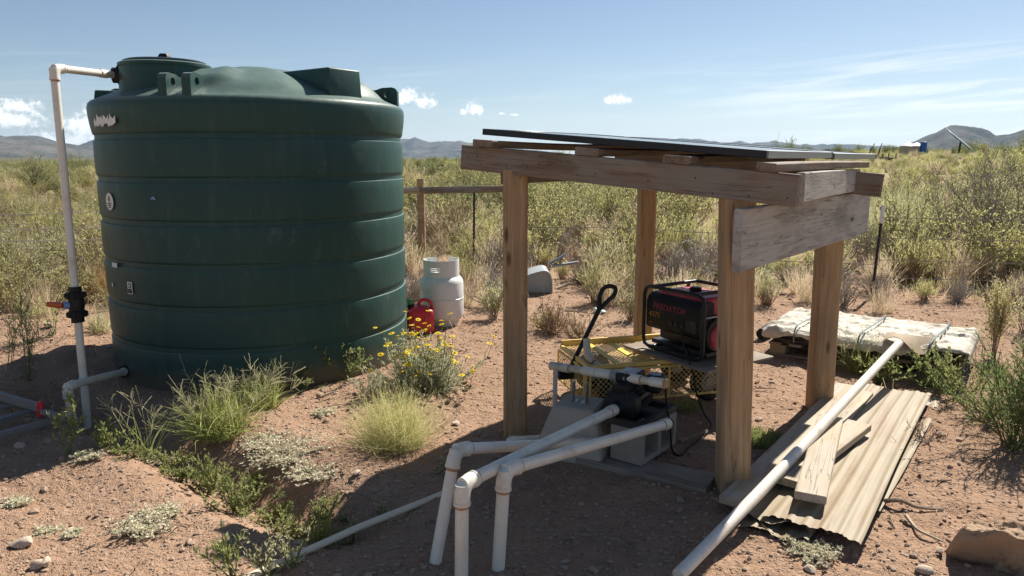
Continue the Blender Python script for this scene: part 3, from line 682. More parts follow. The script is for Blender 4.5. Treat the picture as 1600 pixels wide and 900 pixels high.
def build_shelter():
    S = thing('pole_shelter', 'open timber shelter of four thick posts and weathered beams over the pump', 'shelter', PA)
    down = Vector((0, 0, -.25)); R = math.radians
    post(PA + down, PA + Vector((0, 0, 1.585)), .142, S, 1, [(R(62), .09, .0, 1, .04), (R(100), .03, .2, .8, .03)])
    post(PB + down, PB + Vector((-.06, 0, 1.465)), .152, S, 2, [(R(75), .08, 0, 1, .02), (R(110), .03, .1, .6, .04)])
    post(PC + down, PC + Vector((-.01, .02, 1.45)), .148, S, 3, [(R(110), .04, .3, 1, .03)])
    post(PD + down, PD + Vector((.0, .0, 1.56)), .132, S, 4, [(R(90), .04, 0, .7, .03)])
    def zf(s): return 1.725 - .077 * s                                # top of beams along E1 from the left beam end
    f0 = Vector((-.285, 4.36, 0)); fl = 1.92
    a = f0 + Vector((0, 0, zf(0) - .07)); b = f0 + E1 * fl + Vector((0, 0, zf(fl) - .07)); B0 = (b - a).normalized()
    board('beam', a, b, .04, .14, M_['beam'], S, seed=11)
    bo = E2 * 1.62
    board('beam', a + bo + E1 * .12, b + bo + E1 * .03 - Vector((0, 0, .025)), .04, .14, M_['beam'], S, seed=12)
    # side bearers on the posts
    up = Vector((0, 0, 1))
    board('side_bearer', PA - E1 * .09 - E2 * .0 + up * 1.545, PD - E1 * .085 + E2 * .2 + up * 1.545, .04, .09, M_['beam'], S, seed=13)
    board('side_bearer', atY(1250, 293, 3.36), atY(1338, 281, 4.72), .04, .135, M_['gray_wood'], S, seed=14)
    # purlins resting on the beams, running front to back
    for s, ext, w, sd in ((.22, .1, .14, 15), (.86, -.08, .14, 16), (1.36, -.06, .14, 17), (1.78, -.1, .09, 18)):
        p = f0 + E1 * s + up * (zf(s) + .021); board('purlin', p - E2 * (.06 + ext * .3), p + E2 * 1.85, w, .038, M_['beam'], S, up=up + E1 * .077, seed=sd, warp=.006)
    fa, fb = atY(1152, 377, 3.225), atY(1353, 331, 4.97)
    board('fascia_board', fa, fb, .04, .285, M_['gray_wood'], S, seed=21, cham=.006, label='broad gray plank with curling grain')
    # nail heads on the fascia and the front beam
    fd = (fb - fa).normalized(); fn = Vector((fd.y, -fd.x, 0)); rn = random.Random(4)
    fo = [ch for ch in S.children if ch.name.startswith('fascia')][0]; bf = [ch for ch in S.children if ch.name.startswith('beam')][0]
    for k in range(22):
        q = fa + fd * rn.uniform(.05, 2.1) + up * rn.uniform(-.12, .12) + fn * .0205; MB().tube([q - fn * .004, q + fn * .0012], .0045, 7).build('nail_head', M_['ink'], fo)
    for k in range(14):
        q = a + (b - a) * rn.uniform(.02, .98) + up * rn.uniform(-.055, .055) - E2 * .0205; MB().tube([q + E2 * .004, q - E2 * .0012], .0045, 7).build('nail_head', M_['ink'], bf)
    # a scrap block nailed under the beam
    for px, py, sd in ((754, 253, 1), (882, 268, 2)):
        c = atY(px, py, 4.32 - (px - 754) * .0018); board('nailed_block', c - E1 * .05, c + E1 * .05, .012, .035, M_['bleached'], S, seed=sd + 40)
    # roof panels
    n = (up + E1 * .082).normalized(); ex = (E1 - n * E1.dot(n)).normalized()
    q0 = Vector((-.17, 4.3, 1.815)); PW, PD_, TH = 1.64, 1.17, .035
    for i in range(2):
        o = q0 + E2 * (i * (PD_ + .02)) - n * (.006 * i); M = Matrix((ex, E2, n)).transposed().to_4x4(); M.translation = o
        t = bpy.data.objects.new('photovoltaic_module', None); link(t, None, M)
        tag(t, ('black framed solar panel along the front edge of the shelter roof', 'black framed solar panel at the back of the shelter roof')[i], 'solar panel', 'roof solar panels')
        fr = .03
        for (c, sz, mk) in (((PW / 2, fr / 2, -TH / 2), (PW, fr, TH), 'panel_frame'), ((PW / 2, PD_ - fr / 2, -TH / 2), (PW, fr, TH), 'panel_frame'),
                        ((fr / 2, PD_ / 2, -TH / 2), (fr, PD_ - 2 * fr, TH), 'panel_frame'), ((PW - fr / 2, PD_ / 2, -TH / 2), (fr, PD_ - 2 * fr, TH), 'panel_side')):
            MB().box(c, sz, None, .002).build('frame', M_[mk], t, M, world=False)
        MB().box((PW / 2, PD_ / 2, -.006), (PW - 2 * fr + .004, PD_ - 2 * fr + .004, .005)).build('glass', M_['glass'], t, M, world=False)
        MB().box((PW * .5, PD_ * .8, -.022), (.16, .1, .022), None, .004).build('junction_box', M_['black'], t, M, world=False)
build_shelter()

# ------------------------------------------------------------------ pump, blocks, plank
def cinder(name, label, o, dx, dy, dz, L, Wd, Hh, mat, hole_axis='y', group=None):
    """hollow block: o corner, dx length dir, dy through direction of the two cores, dz third direction"""
    M = Matrix((dx, dy, dz)).transposed().to_4x4(); M.translation = o; t = .03; b = MB()
    cores = [(t, L / 2 - t * .55), (L / 2 + t * .55, L - t)]
    bm = bmesh.new()
    def ring(y):
        pts = [(0, 0), (L, 0), (L, Hh), (0, Hh)]; vo = [bm.verts.new((x, y, z)) for x, z in pts]; hs = []
        for (x0, x1) in cores:
            r = .014; hp = [(x0 + r, t), (x1 - r, t), (x1, t + r), (x1, Hh - t - r), (x1 - r, Hh - t), (x0 + r, Hh - t), (x0, Hh - t - r), (x0, t + r)]
            hs.append([bm.verts.new((x, y, z)) for x, z in hp])
        ed = [bm.edges.new((v[i], v[(i + 1) % len(v)])) for v in [vo] + hs for i in range(len(v))]
        bmesh.ops.triangle_fill(bm, use_beauty=True, edges=ed); return [vo] + hs
    A, B = ring(0), ring(Wd)
    for va, vb in zip(A, B):
        for i in range(len(va)): bm.faces.new((va[i], va[(i + 1) % len(va)], vb[(i + 1) % len(va)], vb[i]))
    bm.verts.index_update(); b.add([tuple(v.co) for v in bm.verts], [[v.index for v in f.verts] for f in bm.faces]); bm.free()
    o_ = b.build(name, mat, None, M, sharp=30, world=False); tag(o_, label, 'block', group); return o_
def build_pump():
    up = Vector((0, 0, 1)); g = at(1002, 741, 0.0)
    e2 = Vector((.62, .785, 0)).normalized(); e1 = Vector((e2.y, -e2.x, 0))
    pl0, pl1 = at(905, 708, .022), at(1113, 757, .022)
    tag(board('plank', pl0, pl1, .2, .04, M_['ground_plank'], None, seed=31), 'wide weathered plank lying flat on soil under the cinder block', 'plank')
    cinder('cinder_block', 'gray hollow cinder block on its side under the black pump', g + up * .045, e2, -e1, up, .4, .19, .19, M_['cinder'])
    top = g + up * .236
    cinder('slotted_base', 'dark flat slotted slab between the pump and the cinder block', top - e1 * .27 + e2 * .0 + up * .001, (e2 * 1).normalized(), up, e1, .42, .035, .26, M_['dark_sheet'])
    # pier block with galvanised bracket
    c = at(906, 628, .29); rz = math.atan2(e1.y, e1.x) + .25; Mr = Matrix.Translation((c.x, c.y, 0)) @ Matrix.Rotation(rz, 4, 'Z')
    pr = thing('pier_block', 'tapered concrete footing block with metal post bracket behind the white pipes', 'footing', (c.x, c.y, 0), rz)
    b = MB(); vs = []
    for (z, h) in ((-.02, .19), (.08, .19), (.275, .125), (.29, .12)):
        for k in range(4): vs.append(Mr @ Vector(((1, -1, -1, 1)[k] * h, (1, 1, -1, -1)[k] * h, z)))
    fs = [(3, 2, 1, 0), (12, 13, 14, 15)] + [(i * 4 + k, i * 4 + (k + 1) % 4, i * 4 + 4 + (k + 1) % 4, i * 4 + 4 + k) for i in range(3) for k in range(4)]
    bm = bmesh.new(); vv = [bm.verts.new(v) for v in vs]; [bm.faces.new([vv[i] for i in f]) for f in fs]
    bmesh.ops.bevel(bm, geom=bm.edges[:], offset=.008, segments=2, affect='EDGES'); bm.verts.index_update()
    MB().add([v.co for v in bm.verts], [[v.index for v in f.verts] for f in bm.faces]).build('footing', M_['concrete'], pr); bm.free()
    for s in (-1, 1):
        m = MB(); 
        m.box(Mr @ Vector((s * .04, 0, .345)), (.006, .055, .125), Matrix.Rotation(rz, 3, 'Z'), .001); m.box(Mr @ Vector((s * .026, 0, .2925)), (.03, .05, .005), Matrix.Rotation(rz, 3, 'Z'))
        br = m.build('bracket', M_['gray_metal'], pr)
        for k in (-1, 1): MB().tube([Mr @ Vector((s * .036, k * .012, .365 + k * .015)), Mr @ Vector((s * .047, k * .012, .365 + k * .015))], .005, 8).build('bolt', M_['dark_bar'], br)
    # pump: volute, motor with fins, boxes
    inlet = atY(960, 640, 3.77); ax = (inlet - atY(722, 757, 2.62)); ax.z = 0; ax.normalize(); sd = Vector((ax.y, -ax.x, 0))
    P = thing('water_pump', 'black electric water pump on blocks with motor fins and control box', 'pump', (inlet.x, inlet.y, .275))
    def fr(a, s, z): return inlet + ax * a + sd * s + up * z
    Mz = Matrix((sd, up, ax)).transposed().to_4x4(); Mz.translation = inlet
    v = MB().lathe([(.0, .0), (.036, .0), (.04, .03), (.05, .035), (.075, .05), (.098, .07), (.102, .09), (.102, .13), (.092, .15), (.07, .17), (.0, .17)], 40, Mz, cap=False)
    vol = v.build('pump_housing', M_['black'], P, sharp=28)
    for k in range(8):
        a = 2 * math.pi * k / 8 + .3; MB().tube([Mz @ Vector((.088 * math.cos(a), .088 * math.sin(a), .06)), Mz @ Vector((.088 * math.cos(a), .088 * math.sin(a), .075))], .008, 6).build('bolt', M_['dark_bar'], vol)
    MB().box(fr(.1, 0, .1), (.09, .1, .05), Matrix((sd, ax, up)).transposed(), .01, 2).build('top_port', M_['black'], P)
    mo = MB().lathe([(.0, .17), (.062, .17), (.066, .18), (.066, .36), (.07, .365), (.07, .4), (.05, .42), (.0, .422)], 32, Mz, cap=False).build('motor', M_['black_metal'], P)
    for k in range(14):
        a = 2 * math.pi * k / 14; c = Mz @ Vector((.073 * math.cos(a), .073 * math.sin(a), .27)); rd = (c - (Mz @ Vector((0, 0, .27)))).normalized()
        R3 = Matrix((rd, ax, rd.cross(ax))).transposed(); MB().box(c, (.022, .17, .004), R3).build('cooling_fin', M_['black_metal'], mo)
    bx = MB().box(fr(.2, .0, .13), (.12, .15, .07), Matrix((sd, ax, up)).transposed(), .01, 2).build('terminal_box', M_['black'], P)
    MB().box(fr(.2, .0, .167), (.095, .12, .004), Matrix((sd, ax, up)).transposed(), .001).build('name_plate', M_['gray_metal'], bx)
    cb = MB().box(fr(.27, .12, .1), (.1, .12, .1), Matrix((sd, ax, up)).transposed(), .022, 3).build('control_box', M_['black'], P)
    MB().lathe([(.0, .0), (.032, .0), (.028, .006), (.0, .008)], 20, Matrix.Translation(fr(.27, .12, .15)), cap=False).build('gauge_cap', M_['gray_metal'], cb)
    for s in (-1, 1): MB().box(fr(.16, s * .07, -.085), (.05, .2, .03), Matrix((sd, ax, up)).transposed(), .005).build('foot', M_['black'], P)
    # cables
    q = fr(.3, .17, .08)
    cab = MB().tube(bez([q, atY(1041, 625, 3.95), atY(1047, 668, 3.8), at(1050, 702, .02), at(1062, 712, .012), at(1075, 700, .012), at(1095, 684, .012), at(1111, 665, .012), at(1100, 646, .03), atY(1088, 612, 4.5), atY(1083, 582, 4.5), atY(1070, 545, 4.55), atY(1064, 515, 4.62)]), .0055, 8).build('power_cord', M_['black'])
    tag(cab, 'black power cord looping over soil between pump and generator', 'cord')
def bez(pts, n=6):                                                  # Catmull-Rom through the points
    pts = [Vector(p) for p in pts]; out = []
    for i in range(len(pts) - 1):
        p0, p1, p2, p3 = pts[max(0, i - 1)], pts[i], pts[i + 1], pts[min(len(pts) - 1, i + 2)]
        for k in range(n):
            t = k / n; out.append(.5 * ((2 * p1) + (p2 - p0) * t + (2 * p0 - 5 * p1 + 4 * p2 - p3) * t * t + (3 * p1 - p0 - 3 * p2 + p3) * t ** 3))
    return out + [pts[-1]]
build_pump()

# ------------------------------------------------------------------ yellow cart, generator
def build_cart():
    o = Vector((.5, 4.56, 0)); fx = Vector((.965, .262, 0)).normalized(); fy = Vector((-fx.y, fx.x, 0)); up = Vector((0, 0, 1)); L, D, z = 1.12, .56, .315
    C = thing('garden_cart', 'yellow steel mesh garden cart with black pull handle under the shelter', 'cart', o, math.atan2(fx.y, fx.x))
    def P(a, b, h): return o + fx * a + fy * b + up * h
    R3 = Matrix((fx, fy, up)).transposed(); y = M_['yellow']
    for (c, s) in ((P(L / 2, 0, z), (L, .022, .028)), (P(L / 2, D, z + .02), (L, .022, .05)), (P(0, D / 2, z), (.022, D, .03)), (P(L, D / 2, z), (.022, D, .03)), (P(L / 2, D / 2, z - .02), (.03, D, .02))):
        MB().box(c, s, R3, .003).build('deck_rail', y, C)
    def lattice(name, org, u, w, a, b, pitch, r, mat, parent):        # diamond mesh of thin flat strands
        m = MB(); k = -b
        while k < a:
            for sgn in (1, -1):
                t0 = max(0, -k) ; t1 = min(b, a - k)
                if t1 - t0 > .01:
                    if sgn == 1: p, q = org + u * (k + t0) + w * t0, org + u * (k + t1) + w * t1
                    else: p, q = org + u * (a - k - t0) + w * t0, org + u * (a - k - t1) + w * t1
                    m.tube([p, q], r, 4, cap=False)
            k += pitch
        return m.build(name, mat, parent, smooth=False)
    dk = lattice('deck_mesh', P(.01, .01, z + .006), fx, fy, L - .02, D - .02, .035, .0022, M_['yellow'], C)
    for s in (.2, .36): MB().box(P(s, D / 2, z + .012), (.04, D * .9, .004), R3).build('strap', M_['yellow_bright'], C)
    # side panels folded down
    for (org, u, len_) in ((P(0, -.02, .08), fx, L), (P(-.02, D, .08), -fy, D)):
        f = lattice('side_mesh', org, u, up, len_, .21, .036, .002, M_['yellow'], C); rl = M_['yellow']
        for h in (0, .21): MB().tube([org + up * h, org + u * len_ + up * h], .009, 8).build('side_rail', rl, C)
        for s in (0, .5, .94, 1): MB().tube([org + u * len_ * s, org + u * len_ * s + up * .21], .008, 8).build('side_upright', rl, C)
    for (a, b) in ((.22, .06), (.9, .06), (.22, D - .06), (.9, D - .06)):
        c = P(a, b, .135); R4 = Matrix((fx, up, fy)).transposed().to_4x4(); R4.translation = c - fy * .04
        w = MB().lathe([(.075, .0), (.115, .002), (.134, .02), (.138, .04), (.134, .06), (.115, .078), (.075, .08), (.07, .04), (.075, .0)], 28, R4, cap=False).build('wheel', M_['black'], C)
        MB().lathe([(.0, .02), (.03, .018), (.035, .03), (.073, .032), (.073, .05), (.035, .052), (.03, .06), (.0, .06)], 20, R4, cap=False).build('rim', M_['gray_pvc'], w)
    for a in (.22, .9): MB().tube([P(a, .05, .135), P(a, D - .05, .135)], .01, 8).build('axle', M_['black_metal'], C)
    MB().box(P(-.06, D / 2, .2), (.14, .1, .06), R3, .01).build('steering_bracket', M_['black_metal'], C)
    h0 = P(-.05, D * .42, .24); h1, h2, h3, h4 = atY(936, 484, 4.9), atY(960, 460, 4.93), atY(951, 447, 4.95), atY(937, 464, 4.93)
    MB().tube([h0, h0.lerp(h1, .5), h1], .016, 10).build('pull_handle', M_['black_metal'], C)
    MB().tube(bez([h1, h1.lerp(h2, .5), h2, atY(961, 450, 4.94), h3, atY(942, 452, 4.945), h4, atY(936, 476, 4.91), h1], 5), .016, 10, cap=True).build('handle_grip', M_['black_metal'], C)
    # loose pvc offcut lying on the cart
    pvc('pipe_offcut', 'yellowed bent pipe offcut lying on the yellow cart deck', [atY(917, 534, 4.72), atY(917, 556, 4.68), atY(940, 577, 4.6), atY(1024, 566, 4.75)], .02, 'pvc_old', couplings=[(2, .96), (0, .1)], n=12)
    # plywood and generator
    q = at(1090, 573, .345); a1 = Vector((.55, -.835, 0)).normalized(); a2 = Vector((-a1.y, a1.x, 0))
    cc = q - a1 * .28 + a2 * .26; RG = Matrix((a1, a2, up)).transposed()
    pb = MB().box(cc + up * -.006 + a2 * .03, (.78, .64, .016), RG, .002).build('plywood_sheet', M_['bleached'], None); pb.data.materials.clear(); pb.data.materials.append(M_['ground_plank']); tag(pb, 'thin plywood sheet lying on the cart under the generator', 'plywood')
    G = thing('generator', 'black and red portable generator in tube frame on the yellow cart', 'generator', (cc.x, cc.y, .348), math.atan2(a1.y, a1.x))
    GL, GD, GH = .54, .42, .44
    def Q(x, yv, h): return Vector((cc.x, cc.y, .348)) + a1 * x + a2 * yv + up * h
    x0, y0 = GL / 2, GD / 2
    for s in (-1, 1):
        m = MB(); rr = .06
        loop = [Q(-x0 + rr, s * y0, .02), Q(x0 - rr, s * y0, .02), Q(x0 - .015, s * y0, .035), Q(x0, s * y0, .02 + rr), Q(x0, s * y0, GH - rr), Q(x0 - .015, s * y0, GH - .015), Q(x0 - rr, s * y0, GH), Q(-x0 + rr, s * y0, GH), Q(-x0 + .015, s * y0, GH - .015), Q(-x0, s * y0, GH - rr), Q(-x0, s * y0, .02 + rr), Q(-x0 + .015, s * y0, .035)]
        m.tube(loop, .0135, 10, closed=True).build('frame_tube', M_['black_metal'], G)
    for (x, h) in ((x0 - .08, GH), (-x0 + .08, GH), (x0 - .08, .02), (-x0 + .08, .02)): MB().tube([Q(x, -y0, h), Q(x, y0, h)], .0125, 10).build('cross_tube', M_['black_metal'], G)
    tk = MB().box(Q(0, .01, .345), (.44, .33, .13), RG, .03, 3).build('fuel_tank', M_['pinkred'], G)
    MB().lathe([(.0, .0), (.04, .0), (.04, .022), (.03, .03), (0, .03)], 20, Matrix.Translation(Q(-.02, .02, .41)), cap=False).build('fuel_cap', M_['black'], tk)
    # sloping control panel in front of the long side
    m = MB(); pr = [(-.235, .15), (-.25, .17), (-.25, .335), (-.235, .37), (-.205, .39), (-.16, .395), (-.12, .38), (-.12, .15)]
    Mp = Matrix((a2, up, a1)).transposed().to_4x4(); Mp.translation = Q(-.25, .045, 0)
    cp = m.prism([(b, h) for b, h in pr], .48, Mp).build('control_panel', M_['black'], G, sharp=60)
    MB().box(Q(.0, .0, .17), (.4, .26, .2), RG, .02, 2).build('engine_block', M_['black_metal'], G)
    MB().box(Q(.0, .0, .045), (.5, .3, .03), RG, .004).build('base_plate', M_['black_metal'], G)
    Me = Matrix((a2, up, a1)).transposed().to_4x4(); Me.translation = Q(.2, -.04, .17)
    eng = MB().lathe([(.0, 0), (.12, 0), (.125, .02), (.11, .05), (.0, .055)], 28, Me, cap=False).build('engine_cover', M_['black_metal'], G)
    Me2 = Me.copy(); Me2.translation = Q(.25, -.04, .155)
    rc = MB().lathe([(.0, .03), (.03, .03), (.07, .024), (.085, .012), (.088, .0)], 28, Me2, cap=False).build('recoil_starter', M_['pinkred'], G)
    MB().lathe([(.0, .034), (.02, .034), (.022, .028)], 12, Me2, cap=False).build('starter_hub', M_['gray_metal'], rc)
    MB().tube([Q(x0, -y0 + .02, .3), Q(x0, y0 - .02, .3)], .006, 8).build('cross_rod', M_['gray_metal'], G)
    for k in range(3): MB().box(Q(-.02 + .05 * k, -.2075, .215), (.032, .006, .032), RG, .002).build('outlet', M_['dark_sheet'], cp)
    MB().box(Q(.16, -.2075, .225), (.09, .005, .08), RG, .002).build('switch_plate', M_['dark_sheet'], cp)
    def text(s, mat, size, org, ux, uy, nm, sh=.0):
        cu = bpy.data.curves.new(nm, 'FONT'); cu.body = s; cu.size = size; cu.extrude = .0008; cu.shear = sh; cu.space_character = 1.05; cu.offset = size * .012
        tmp = bpy.data.objects.new(nm, cu); col.objects.link(tmp); bpy.context.view_layer.update()
        me = bpy.data.meshes.new_from_object(tmp.evaluated_get(bpy.context.evaluated_depsgraph_get())); bpy.data.objects.remove(tmp); bpy.data.curves.remove(cu)
        me.materials.clear(); me.materials.append(mat); M = Matrix((ux, uy, ux.cross(uy))).transposed().to_4x4(); M.translation = org
        ob = bpy.data.objects.new(nm, me); link(ob, cp, M); return ob
    sl = (Q(0, -.165, .375) - Q(0, -.21, .34)).normalized()
    text('PREDATOR', M_['text_red'], .057, Q(-.19, -.2065, .292), a1, up, 'maker_lettering', .12)
    text('4375', M_['text_orange'], .05, Q(-.225, -.2065, .235), a1, up, 'number_lettering', .1)
    text('4375', M_['text_orange'], .018, Q(-.225, -.2065, .185), a1, up, 'number_lettering')
build_cart()

# ------------------------------------------------------------------ lumber and tin pile, pallet under tarp
def sheet(name, label, p0, p1, w, ribs, seed, group, nose=0.0, hump=.006):
    """ribbed tin sheet: p0 near end centre, p1 far end centre"""
    M = axes(p0, p1); L = (Vector(p1) - Vector(p0)).length; nl, nw = 30, ribs * 8; rn = random.Random(seed); vs = []; fs = []
    ph = [rn.uniform(0, 6) for _ in range(3)]
    for i in range(nl + 1):
        for j in range(nw + 1):
            t = i / nl; s = j / nw; k = (s * ribs) % 1.0; rib = hump * smooth(.0, .16, k) * smooth(.5, .34, k)
            z = rib + .01 * math.sin(3.1 * t + ph[0] + 2 * s) + .006 * math.sin(9 * t + 5 * s + ph[1]) + nose * max(0, 1 - t * 5) ** 2 * math.sin(s * 7 + ph[2])
            x = t * L + (.012 * math.sin(s * 11 + ph[1]) + .006 * rn.uniform(-1, 1) if i in (0, nl) else 0)
            vs.append((x, (s - .5) * w + .006 * math.sin(5 * t + ph[2]), z))
    for i in range(nl):
        for j in range(nw): a = i * (nw + 1) + j; fs.append((a, a + nw + 1, a + nw + 2, a + 1))
    n0 = len(vs); vs += [(x, yv, z - .0012) for x, yv, z in vs]; fs += [tuple(n0 + q for q in f[::-1]) for f in fs]
    b = MB().add(vs, fs); o = b.build(name, M_['tin'], None, M, sharp=45, world=False); tag(o, label, 'metal sheet', group)
def build_pile():
    g = 'tin sheets under the long pipe'
    sheet('tin_sheet', 'ribbed rusty tin sheet, topmost, lying under the short boards', at(1262, 826, .06), at(1402, 606, .07), .42, 6, 1, g, .0)
    sheet('tin_sheet', 'ribbed tin sheet with curled near corner under the long pipe', at(1206, 816, .045), at(1345, 640, .045), .34, 4, 2, g, .02)
    sheet('tin_sheet', 'narrow strip of tin sheet sticking out at the sunlit side of the pile', at(1330, 790, .015), at(1440, 615, .015), .26, 3, 3, g, .0)
    sheet('tin_sheet', 'lowest wavy tin sheet end resting on soil in front of the pile', at(1208, 836, .018), at(1300, 715, .02), .3, 4, 4, g, .012)
    w = M_['bleached']
    tag(board('board', at(1146, 786, .07), at(1322, 604, .07), .14, .04, w, None, seed=51, warp=.006), 'long pale board beside the tin sheets nearest the shelter post', 'board', 'loose boards on the pile')
    tag(board('board', at(1224, 752, .1), at(1342, 664, .11), .14, .04, w, None, seed=52), 'short pale board lying under the crossed one on the tin', 'board', 'loose boards on the pile')
    tag(board('board', at(1266, 778, .135), at(1298, 655, .145), .135, .04, w, None, seed=53), 'cracked pale board on top of the pile pointing at the camera', 'board', 'loose boards on the pile')
    tag(board('board', at(1262, 718, .06), at(1352, 615, .06), .1, .04, w, None, seed=54), 'thin board half hidden beneath the long white pipe', 'board', 'loose boards on the pile')
    # pallet with dark sheets under a tarp
    c0, c1, c2, c3 = at(1200, 508, .27), at(1248, 484, .28), at(1532, 517, .28), at(1523, 556, .27)
    ux = (c2 - c1); Lp = ux.length; ux.z = 0; ux.normalize(); uy = Vector((-ux.y, ux.x, 0)); Dp = .82; o = Vector((c0.x, c0.y, 0)) + uy * .02
    R3 = Matrix((ux, uy, Vector((0, 0, 1)))).transposed()
    def P(a, b, h): return o + ux * a + uy * b + Vector((0, 0, h))
    T = thing('pallet', 'weathered wooden pallet on soil under the tarp covered stack', 'pallet', o, math.atan2(ux.y, ux.x))
    for b in (.06, Dp / 2, Dp - .06):
        board('bottom_runner', P(0, b, .02), P(Lp, b, .02), .09, .022, M_['ground_plank'], T, seed=61)
        for a in (.08, Lp / 2, Lp - .08): MB().box(P(a, b, .07), (.13, .09, .075), R3, .004).build('block', M_['cardboard'], T)
    for k in range(9): board('deck_slat', P(.06 + k * (Lp - .12) / 8, 0, .12), P(.06 + k * (Lp - .12) / 8, Dp, .12), .1, .02, M_['ground_plank'], T, seed=70 + k)
    for k in range(3):
        ob = MB().box(P(Lp / 2 + .01 * k, Dp / 2, .15 + k * .036), (Lp - .06 - .02 * k, Dp - .06, .033), R3, .006).build('panel_sheet', M_['dark_sheet']); tag(ob, ('dark panel lying lowest in the stack on the pallet', 'dark panel in the middle of the stack on the pallet', 'dark panel topmost in the stack under the tarp')[k], 'panel', 'stacked dark panels')
    nx, ny = 150, 90; vs = []; fs = []
    def n2(x, yv, s): return float(fbm(np.array([x * s + 5]), np.array([yv * s]), 3)[0])
    for i in range(nx + 1):
        for j in range(ny + 1):
            a = -.1 + (Lp + .2) * i / nx; b = -.1 + (Dp + .2) * j / ny
            ea = max(0, -a, a - Lp); eb = max(0, -b, b - Dp); e = max(ea, eb)
            front = b < .0
            wr = 1 - 2 * abs(n2(a * 1.0 + .35 * n2(a, b, 2), b * 1.5, 2.4)); fine = 1 - 2 * abs(n2(a + 3, b - 2, 9.0))
            z = .262 + .02 * max(0, wr) ** 3 + .014 * max(0, fine) ** 2.5 - .012 * (1 - max(0, wr)) - (e * 1.1) * (1 if not front else .45 + .9 * n2(a, 0, 3)) 
            p = P(min(max(a, -.035 - .01 * wr), Lp + .035), min(max(b, -.04 + .03 * n2(a, 1, 5)), Dp + .035), z); vs.append(tuple(p))
    for i in range(nx):
        for j in range(ny): q = i * (ny + 1) + j; fs.append((q, q + ny + 1, q + ny + 2, q + 1))
    tp = MB().add(vs, fs).build('tarp', M_['tarp'], None, Matrix.Translation(o), sharp=60); tag(tp, 'crumpled off white tarp strapped over the stack on the pallet', 'tarp')
    for a in (.16, .5, .84):
        x = Lp * a; pts = [P(x, -.06, .16), P(x + .0, -.055, .25), P(x + .01, 0, .3), P(x + .03, Dp * .35, .305), P(x + .05, Dp * .7, .305), P(x + .05, Dp + .02, .295), P(x + .05, Dp + .05, .2)]
        MB().tube(bez(pts, 4), .006, 6).build('strap', M_['teal'], tp)
    # curled sheet of cardboard on the front
    f = MB(); vs = []; fs = []
    for i in range(13):
        for j in range(9):
            s, t = i / 12, j / 8; p = P(Lp * .62 + .34 * s, -.07 + .2 * t - .02, .31 + .055 * math.sin(s * 6) * (1 - t) - .04 * (1 - t)); vs.append(tuple(p))
    for i in range(12):
        for j in range(8): q = i * 9 + j; fs.append((q, q + 9, q + 10, q + 1))
    n0 = len(vs); vs += [(a, b, c - .004) for a, b, c in vs]; fs += [tuple(n0 + q for q in ff[::-1]) for ff in fs]
    tag(f.add(vs, fs).build('cardboard_flap', M_['cardboard'], None, Matrix.Translation(P(Lp * .7, 0, .2))), 'curled brown flap lying on the front of the tarp', 'flap')
    bt = MB().tube([at(1190, 522, .07), at(1204, 512, .07)], .05, 16).build('black_tube', M_['black']); tag(bt, 'short black tube end lying beside the pallet corner', 'tube')
build_pile()

# ------------------------------------------------------------------ rock, propane bottle, fuel can, tub, ladder
def rock_mesh(seed, rx, ry, rz, name, mat, sub=3, rough=.3, flat=0):
    bm = bmesh.new(); bmesh.ops.create_icosphere(bm, subdivisions=sub, radius=1); rn = random.Random(seed)
    cuts = [(Vector((rn.gauss(0, 1), rn.gauss(0, 1), rn.gauss(0, 1))).normalized(), rn.uniform(.45, .8)) for _ in range(9)]
    if flat: cuts += [(Vector((.12, .25, 1)).normalized(), .66), (Vector((-.5, -.85, -.12)).normalized(), .55), (Vector((-1, .1, .05)).normalized(), .75), (Vector((.5, -.85, .1)).normalized(), .6)]
    P = np.array([v.co for v in bm.verts])
    for v in bm.verts:
        c = v.co.copy()
        for n, d in cuts:
            e = c.dot(n)
            if e > d: c -= n * (e - d) * .88
        k = 1 + rough * .35 * float(fbm(np.array([c.x * 2.3 + seed]), np.array([c.y * 2.3 + c.z * 1.7]), 4)[0])
        v.co = Vector((c.x * rx, c.y * ry, c.z * rz)) * k
    me = bpy.data.meshes.new(name); bm.to_mesh(me); bm.free(); me.materials.append(mat); me.polygons.foreach_set('use_smooth', np.ones(len(me.polygons), bool)); me.set_sharp_from_angle(angle=math.radians(42)); return me
